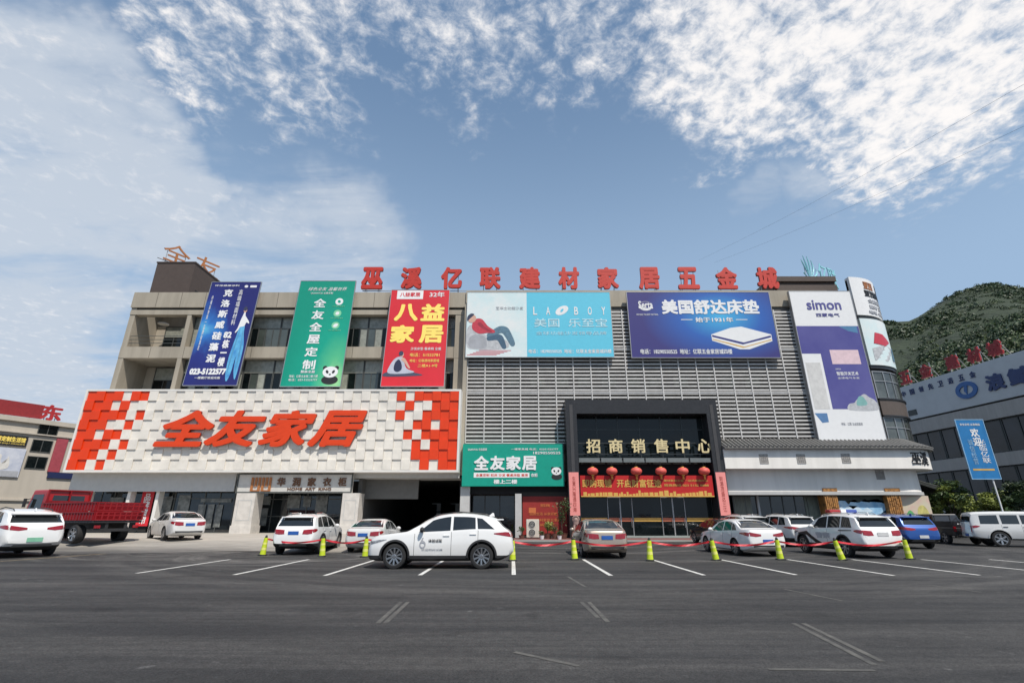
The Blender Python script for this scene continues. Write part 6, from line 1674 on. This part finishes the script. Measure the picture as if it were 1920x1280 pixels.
    box(bm, -.22, .22, yb_ - .02, yb_ - .006, pz, pz + .14); obj('licence_plate', bm, plate[0] if plate else M_plateb, t)
    z0 = S_(L - .1, bot)
    B = [(-.62, z0 + .06), (0, z0 + .05), (.62, z0 + .06)]; T = [(-.66, z0 + .16), (0, z0 + .15), (.66, z0 + .16)]
    if kind == 'sedan': patch(bvh, B, T, 3, 'tail', .006, 'bumper_insert', M_clad, t)
    else: patch(bvh, [(-.58, .36), (0, .36), (.58, .36)], [(-.52, .44), (0, .44), (.52, .44)], 3, 'tail', .008, 'bumper_insert', mat('skid_plate', (.22, .22, .22), .5), t)
    zg = S_(.06, bot) + .10; patch(bvh, [(-.5, zg), (0, zg), (.5, zg)], [(-.55, zg + .2), (0, zg + .22), (.55, zg + .2)], 4, 'nose', .006, 'grille', M_clad, t)
    if extra: extra(t, bvh, s, dict(top=top, belt=belt, bot=bot, hw=hw), Y)
    return t

def head_away(deg): return R(deg)          # local +Y is the nose; positive turns to the left
def at(px, py, z=0.0): return G(px, py, z)

# the white crossover standing across the bays, nose to the left
def decal(t, bvh, s, A, Y):
    fr = Frame((.0, 0, 0), (0, -1, 0), (0, 0, 1))                     # its left flank, seen from -X
    x = -float(np.interp(2.1, s, A['hw'])) - .004
    f = Frame((x, Y(1.55), .55), (0, -1, 0), (0, 0, 1))
    bm = BM(); pts = ell(.22, .16, .10, .11, 16); inn = ell(.22, .15, .06, .06, 16)
    for k in range(16): j = (k + 1) % 16; poly(bm, f, [pts[k], pts[j], inn[j], inn[k]], .002, .006)
    poly(bm, f, [(.13, .20), (.17, .20), (.25, .36), (.21, .36)], .0065, .010)
    obj('emblem', bm, M_ltgr, t)
    text(t, f, '体验试驾', .40, .82, .22, .32, M_blk, bold=.01, ext=.004, d=.003); text(t, f, '欢迎预约试乘', .20, .86, .0, .05, M_ltgr, bold=.0, ext=.004, d=.004)
p = at(830, 1058)
side_car = car('parked_car', 'coupe_suv', M_cw, 'white crossover parked across the bay lines with small dark lettering on its front door', (p.x + .09, 17.7, 0), R(90), 'dark', (M_plateg, 'low'), extra=decal)
car('parked_car', 'wagon_suv', M_cw, 'white station wagon style SUV with black rear window, second vehicle left of the lettered crossover', (PX(588, 1000, 25.2) , 24.9, 0.0), R(3), 'silver', (M_plateb, 'high'), tail='block')
car('parked_car', 'sedan', M_cw2, 'white saloon half hidden behind the bonnet of the lettered crossover', (PX(706, 1000, 26.5), 26.4, 0), R(0), 'silver', (M_plateb, 'high'), tail='block')
car('parked_car', 'sedan', M_champ, 'champagne coloured saloon seen from behind before the black portal', (PX(1117, 1000, 23.3), 23.1, 0), R(1), 'silver', (M_plateb, 'high'), tail='block')
car('parked_car', 'sedan', M_cw, 'white saloon with red tail lamps left of the police car', (PX(1380, 1000, 24.3), 24.1, 0), R(5), 'machined', (M_plateb, 'low'))
car('parked_car', 'wagon_suv', M_cw2, 'white SUV mostly hidden behind the white saloon, nearer the curtained windows', (PX(1462, 985, 31.0), 31.0, 0), R(6), 'silver', (M_plateb, 'high'), tail='wide')
car('parked_car', 'wagon_suv', M_cw2, 'white SUV of which only the roof shows above the white saloon by the portal jamb', (PX(1386, 985, 33.0), 33.0, 0), R(4), 'silver')
car('parked_car', 'sedan', M_cblk, 'black saloon in the shade at the right jamb of the portal', (PX(1345, 985, 32.5), 32.5, 0), R(8), 'silver')
car('parked_car', 'wagon_suv', M_cblue, 'blue SUV parked in front of the map board', (PX(1668, 990, 29.5), 29.3, 0), R(-4), 'silver', (M_platew, 'low'), tail='wide')

def police(t, bvh, s, A, Y):
    S_ = lambda q, a: float(np.interp(q, s, a)); zt = S_(2.55, A['top'])
    bm = BM(); box(bm, -.12, .12, Y(2.75), Y(2.40), zt + .03, zt + .17); bevel(bm, .02, 2); b_ = obj('light_bar', bm, M_wt, t)
    for sd, m in ((-1, mat('red_beacon', srgb(170, 40, 40), .2, coat=1)), (1, mat('blue_beacon', srgb(70, 90, 170), .2, coat=1))):
        bm = BM(); box(bm, min(sd * .125, sd * .62), max(sd * .125, sd * .62), Y(2.73), Y(2.42), zt + .035, zt + .165); bevel(bm, .03, 2); obj('beacon', bm, m, b_)
    for sd in (-1, 1):
        patch(bvh, [(Y(.62), .80), (Y(1.3), .78), (Y(1.9), .46), (Y(2.3), .34)], [(Y(.62), .86), (Y(1.3), .95), (Y(1.95), .62), (Y(2.62), .36)], 3, 'side', .005, 'livery_stripe', M_blk, t, sd)
        patch(bvh, [(Y(3.45), .98), (Y(4.2), 1.0)], [(Y(3.45), 1.03), (Y(4.2), 1.035)], 2, 'side', .005, 'livery_stripe', M_blk, t, sd)
    x = -S_(2.6, A['hw']) - .006
    text(t, Frame((x, Y(1.98), .68), (0, -1, 0), (0, 0, 1)), '警察', 0, .95, 0, .24, M_ltgr, bold=.03, ext=.004, d=.003)
car('police_car', 'wagon_suv', M_cw, 'white police SUV with a red and blue roof light bar and black side stripe', (PX(1574, 1000, 23.3), 23.1, 0), R(3), 'machined', (M_platew, 'high'), 'police car', tail='block', extra=police)
car('parked_car', 'coupe_suv', M_cw, 'white crossover at the left edge with dark red tail lamps and a green plate', (PX(60, 1000, 22.6) - 1.0, 22.7, 0), R(60), 'dark', (M_plateg, 'low'), scale=1.14)
za = apron_z(-20, 29.0)
car('parked_car', 'sedan', M_cw2, 'white saloon behind the tail of the red truck', (PX(312, 990, 29.0), 29.8, za), R(48), 'machined', (M_plateb, 'high'), tail='block')
wp = car('parked_car', 'off_roader', M_cw2, 'boxy white off road vehicle at the right edge, nose to the right', (PX(1910, 985, 29.4), 29.4, 0), R(-114), 'steel', (M_plateb, 'low'), tail='tall')

# black pick-up behind the blue SUV
def pickup(loc, heading, label):
    t = thing('pickup_truck', label, 'pickup', loc, heading, 'parked cars'); r = .36
    bm = BM(); box(bm, -.88, .88, -2.5, 2.5, .48, .95); box(bm, -.86, .86, .95 + .003, 2.42, .95, 1.12)
    bevel(bm, .05, 2); obj('body', bm, M_cblk, t)
    bm = BM(); v = box(bm, -.84, .84, -.75, 1.35, .953, 1.72)
    for q in v:
        if q.co.z > 1.6: q.co.x *= .82; q.co.y = q.co.y * .78 + .02
    bevel(bm, .05, 2); obj('cab', bm, M_cblk, t)
    for sd in (-1, 1):
        bm = BM()
        for a, b in ((-.55, .12), (.20, .92)):
            q = [(sd * .852, a, 1.06), (sd * .852, b, 1.06), (sd * .735, b - .16, 1.58), (sd * .735, a + .12, 1.58)]; bm.faces.new([bm.verts.new(p) for p in q])
            bmesh.ops.translate(bm, verts=bm.verts[-4:], vec=(sd * .006, 0, 0))
        obj('side_window', bm, M_cglass, t)
        bm = BM(); box(bm, sd * .86 - .03, sd * .86 + .03, -2.48, -.78, .953, 1.30); obj('bed_side', bm, M_cblk, t)
        for y in (-1.55, 1.55): wheel(t, sd * .78, y, r, .24, 'silver', sd)
        bm = BM(); box(bm, sd * .80 - .07, sd * .80 + .07, -2.53, -2.503, .72, 1.0); obj('tail_lamp', bm, M_tail, t)
    bm = BM(); box(bm, -.827, .827, -2.5, -2.44, .956, 1.30); g_ = obj('tailgate', bm, M_cblk, t)
    bm = BM()
    for k in range(9): box(bm, -.6 + k * .14, -.53 + k * .14, -2.515, -2.502, 1.12, 1.18)
    obj('lettering', bm, M_wt, g_)
    bm = BM()
    for x in (-.8, .8):
        for y in (-2.3, -.9): tube(bm, [(x, y, 1.3), (x, y, 1.62)], .025, 6)
        tube(bm, [(x, -2.4, 1.62), (x, -.8, 1.62)], .025, 6)
    obj('bed_rack', bm, M_clad, t)
    bm = BM(); box(bm, -.8, .8, -2.6, -2.503, .40, .56); obj('bumper', bm, M_chrome, t)
    bm = BM(); box(bm, -.22, .22, -2.62, -2.603, .42, .54); obj('licence_plate', bm, M_platew, t)
    return t
pickup((PX(1764, 985, 33.8), 33.8, 0), R(-8), 'black pickup truck with a bed rack between the blue SUV and the boxy white vehicle')

# red flatbed truck on the apron
M_tred = mat('truck_red', srgb(172, 22, 26), .38, var=.08, vscale=1.5, coat=.4)
M_tredd = mat('truck_red_rails', srgb(140, 16, 24), .45, var=.12, vscale=2)
def truck(loc, heading, label):
    t = thing('flatbed_truck', label, 'truck', loc, heading)
    bm = BM(); v = box(bm, -.98, .98, 1.55, 3.25, .62, 2.35)
    for q in v:
        if q.co.z > 2: q.co.x *= .92; q.co.y = q.co.y if q.co.y < 2 else 2.82
    bevel(bm, .07, 3); cab = obj('cab', bm, M_tred, t)
    for sd in (-1, 1):
        bm = BM(); q = [(1.75, 1.42), (2.88, 1.42), (2.66, 2.14), (1.80, 2.14)]
        xs_ = [sd * (.985 - .08 * (z - .62) / 1.73) + sd * .006 for _, z in q]; bm.faces.new([bm.verts.new((x, y, z)) for x, (y, z) in zip(xs_, q)]); obj('side_window', bm, M_cglass, cab)
        bm = BM(); q = [(1.66, .75), (1.675, .75), (1.675, 2.2), (1.66, 2.2)]; bm.faces.new([bm.verts.new((sd * (.985 - .08 * (z - .62) / 1.73) + sd * .006, y, z)) for y, z in q]); obj('door_seam', bm, M_gap, cab)
        bm = BM(); box(bm, sd * 1.12 - .05, sd * 1.12 + .05, 2.82, 2.92, 1.55, 1.95); tube(bm, [(sd * .95, 2.8, 1.95), (sd * 1.1, 2.86, 1.9)], .02, 5); obj('mirror', bm, M_clad, cab)
    bm = BM(); q = [(-.84, 3.20, 1.40), (.84, 3.20, 1.40), (.78, 2.90, 2.16), (-.78, 2.90, 2.16)]; bm.faces.new([bm.verts.new((a, b + .02, c)) for a, b, c in q]); obj('windscreen', bm, M_cglass, cab)
    bm = BM(); q = [(-.7, 1.543, 1.5), (.7, 1.543, 1.5), (.66, 1.543, 2.1), (-.66, 1.543, 2.1)]; bm.faces.new([bm.verts.new(p) for p in q]); obj('rear_window', bm, M_cglass, cab)
    bm = BM(); box(bm, -1.03, 1.03, -2.75, 1.45, .86, .96)
    for x in (-.4, .4): box(bm, x - .06, x + .06, -2.7, 3.0, .6, .857)
    obj('chassis', bm, M_clad, t)
    for sd in (-1, 1):
        for z0, z1 in ((.965, 1.32), (1.36, 1.74)):
            bm = BM(); box(bm, sd * 1.03 - .02, sd * 1.03 + .02, -2.75, 1.45, z0, z1); y = -2.7
            while y < 1.4: box(bm, sd * 1.06 - .012, sd * 1.06 + .012, y, y + .06, z0 + .003, z1 - .003); y += .22
            box(bm, sd * 1.062 - .02, sd * 1.062 + .02, -2.753, 1.453, z1 - .05, z1 + .003); obj('side_board', bm, M_tredd, t)
        for y in (-1.55,):
            wheel(t, sd * .88, y, .39, .36, 'steel', sd)
        wheel(t, sd * .86, 2.35, .39, .24, 'steel', sd)
    for k, (z0, z1) in enumerate(((.965, 1.34), (1.37, 1.74))):
        bm = BM()
        for x in np.linspace(-.98, .98, 9): box(bm, x - .03, x + .03, -2.79, -2.753, z0, z1)
        for z in (z0, (z0 + z1) / 2, z1 - .05): box(bm, -1.0, 1.0, -2.785, -2.757, z + .002, z + .05)
        obj('tailgate', bm, M_tredd, t)
    bm = BM(); box(bm, -.95, .95, -2.72, -2.60, .50, .62); obj('bumper', bm, M_clad, t)
    bm = BM(); box(bm, -.95, .95, 1.47, 1.53, 1.0, 1.85)
    for x in (-.9, 0, .9): box(bm, x - .03, x + .03, 1.475, 1.525, 1.853, 2.3)
    box(bm, -.93, .93, 1.472, 1.528, 2.303, 2.36)
    obj('headboard', bm, M_tredd, t)
    for sd in (-1, 1):
        bm = BM(); box(bm, sd * .8 - .12, sd * .8 + .12, -2.76, -2.722, .64, .76); obj('tail_lamp', bm, M_tail, t)
    return t
tk = truck((PX(184, 985, 29.5), 28.3, apron_z(-25, 27.9) - .02), R(67), 'red flatbed truck with ribbed side boards beside the left shops')
tk.scale = (1.13,) * 3

# ------------------------------------------------------------------ cones and tape along the bay heads
M_fluo = mat('fluorescent_yellow_green', srgb(196, 214, 44), .5, var=.06, vscale=8)
M_fluod = mat('reflective_band', srgb(226, 226, 120), .35)
CONES = [(492, 1041, 4), (604, 1043, -3), (684, 1044, 2), (961, 1051, 0), (1078, 1049, -3), (1219, 1051, 2), (1343, 1050, -8), (1464, 1049, -3), (1580, 1050, -12), (1706, 1048, -6)]
CL = ['yellow green bollard cone at the left end of the tape', 'yellow green bollard cone behind the white station wagon style SUV', 'yellow green bollard cone behind the half hidden white saloon', 'yellow green bollard cone at the tail of the lettered crossover',
      'yellow green bollard cone at the left rear corner of the champagne saloon', 'yellow green bollard cone standing alone right of the champagne saloon', 'tilted cone at the left flank of the white saloon', 'yellow green cone at the right rear corner of the white saloon', 'most tilted cone, beside the rear wheel of the police car', 'yellow green cone at the right end of the tape beyond the police car']
def cone(lab):
    t = thing('bollard_cone', lab, 'traffic cone', group='cones along the parking bays')
    bm = BM(); box(bm, -.145, .145, -.145, .145, 0, .05); bevel(bm, .012, 1); obj('base', bm, M_clad, t)
    bm = BM(); lathe(bm, [(.122, .051), (.116, .10), (.078, .66), (.072, .70), (0, .70)], 16); obj('body', bm, M_fluo, t, smooth=False)
    for a, b in ((.22, .32), (.44, .52)):
        bm = BM(); f_ = lambda z: .116 - .038 * (z - .10) / .56 + .003; lathe(bm, [(f_(a), a), (f_(b), b)], 16); obj('band', bm, M_fluod, t, recalc=True)
    bm = BM(); lathe(bm, [(.05, .701), (.055, .74), (.03, .80), (0, .80)], 10); obj('cap', bm, M_clad, t)
    return t
c0 = cone(CL[0]); tops = []
for i, (px, py, tilt) in enumerate(CONES):
    if i == 0: c = c0
    else:
        c = c0.copy(); COL.objects.link(c); c['label'] = CL[i]
        for ch in list(c0.children):
            d = ch.copy(); COL.objects.link(d); d.parent = c
    p = G(px, py); c.location = (p.x, p.y, .0); c.rotation_euler = (R(2 * math.sin(i)), R(tilt), R(20 * math.sin(i * 2.3))); c.scale = (1.0, 1.0, 1.0)
    tops.append(p + Vector((math.sin(R(tilt)) * .6, .0, .66)))
bm = BM()
for a, b in zip(tops, tops[1:]):
    n = 16; sag = .10 + .018 * (b - a).length; prev = None
    for k in range(n + 1):
        q = a.lerp(b, k / n) + Vector((0, .03, -sag * math.sin(math.pi * k / n)))
        w_ = .035; tw = .5 * math.sin(k * .9 + a.x); up = Vector((0, math.sin(tw), math.cos(tw))) * w_
        c = (bm.verts.new(q - up), bm.verts.new(q + up))
        if prev: bm.faces.new([prev[0], c[0], c[1], prev[1]])
        prev = c
tag(obj('barrier_tape', bm, mat('red_tape', srgb(206, 44, 56), .5), loc=tuple(tops[0])), 'red plastic barrier tape strung from cone to cone across the parking bays', 'barrier tape')
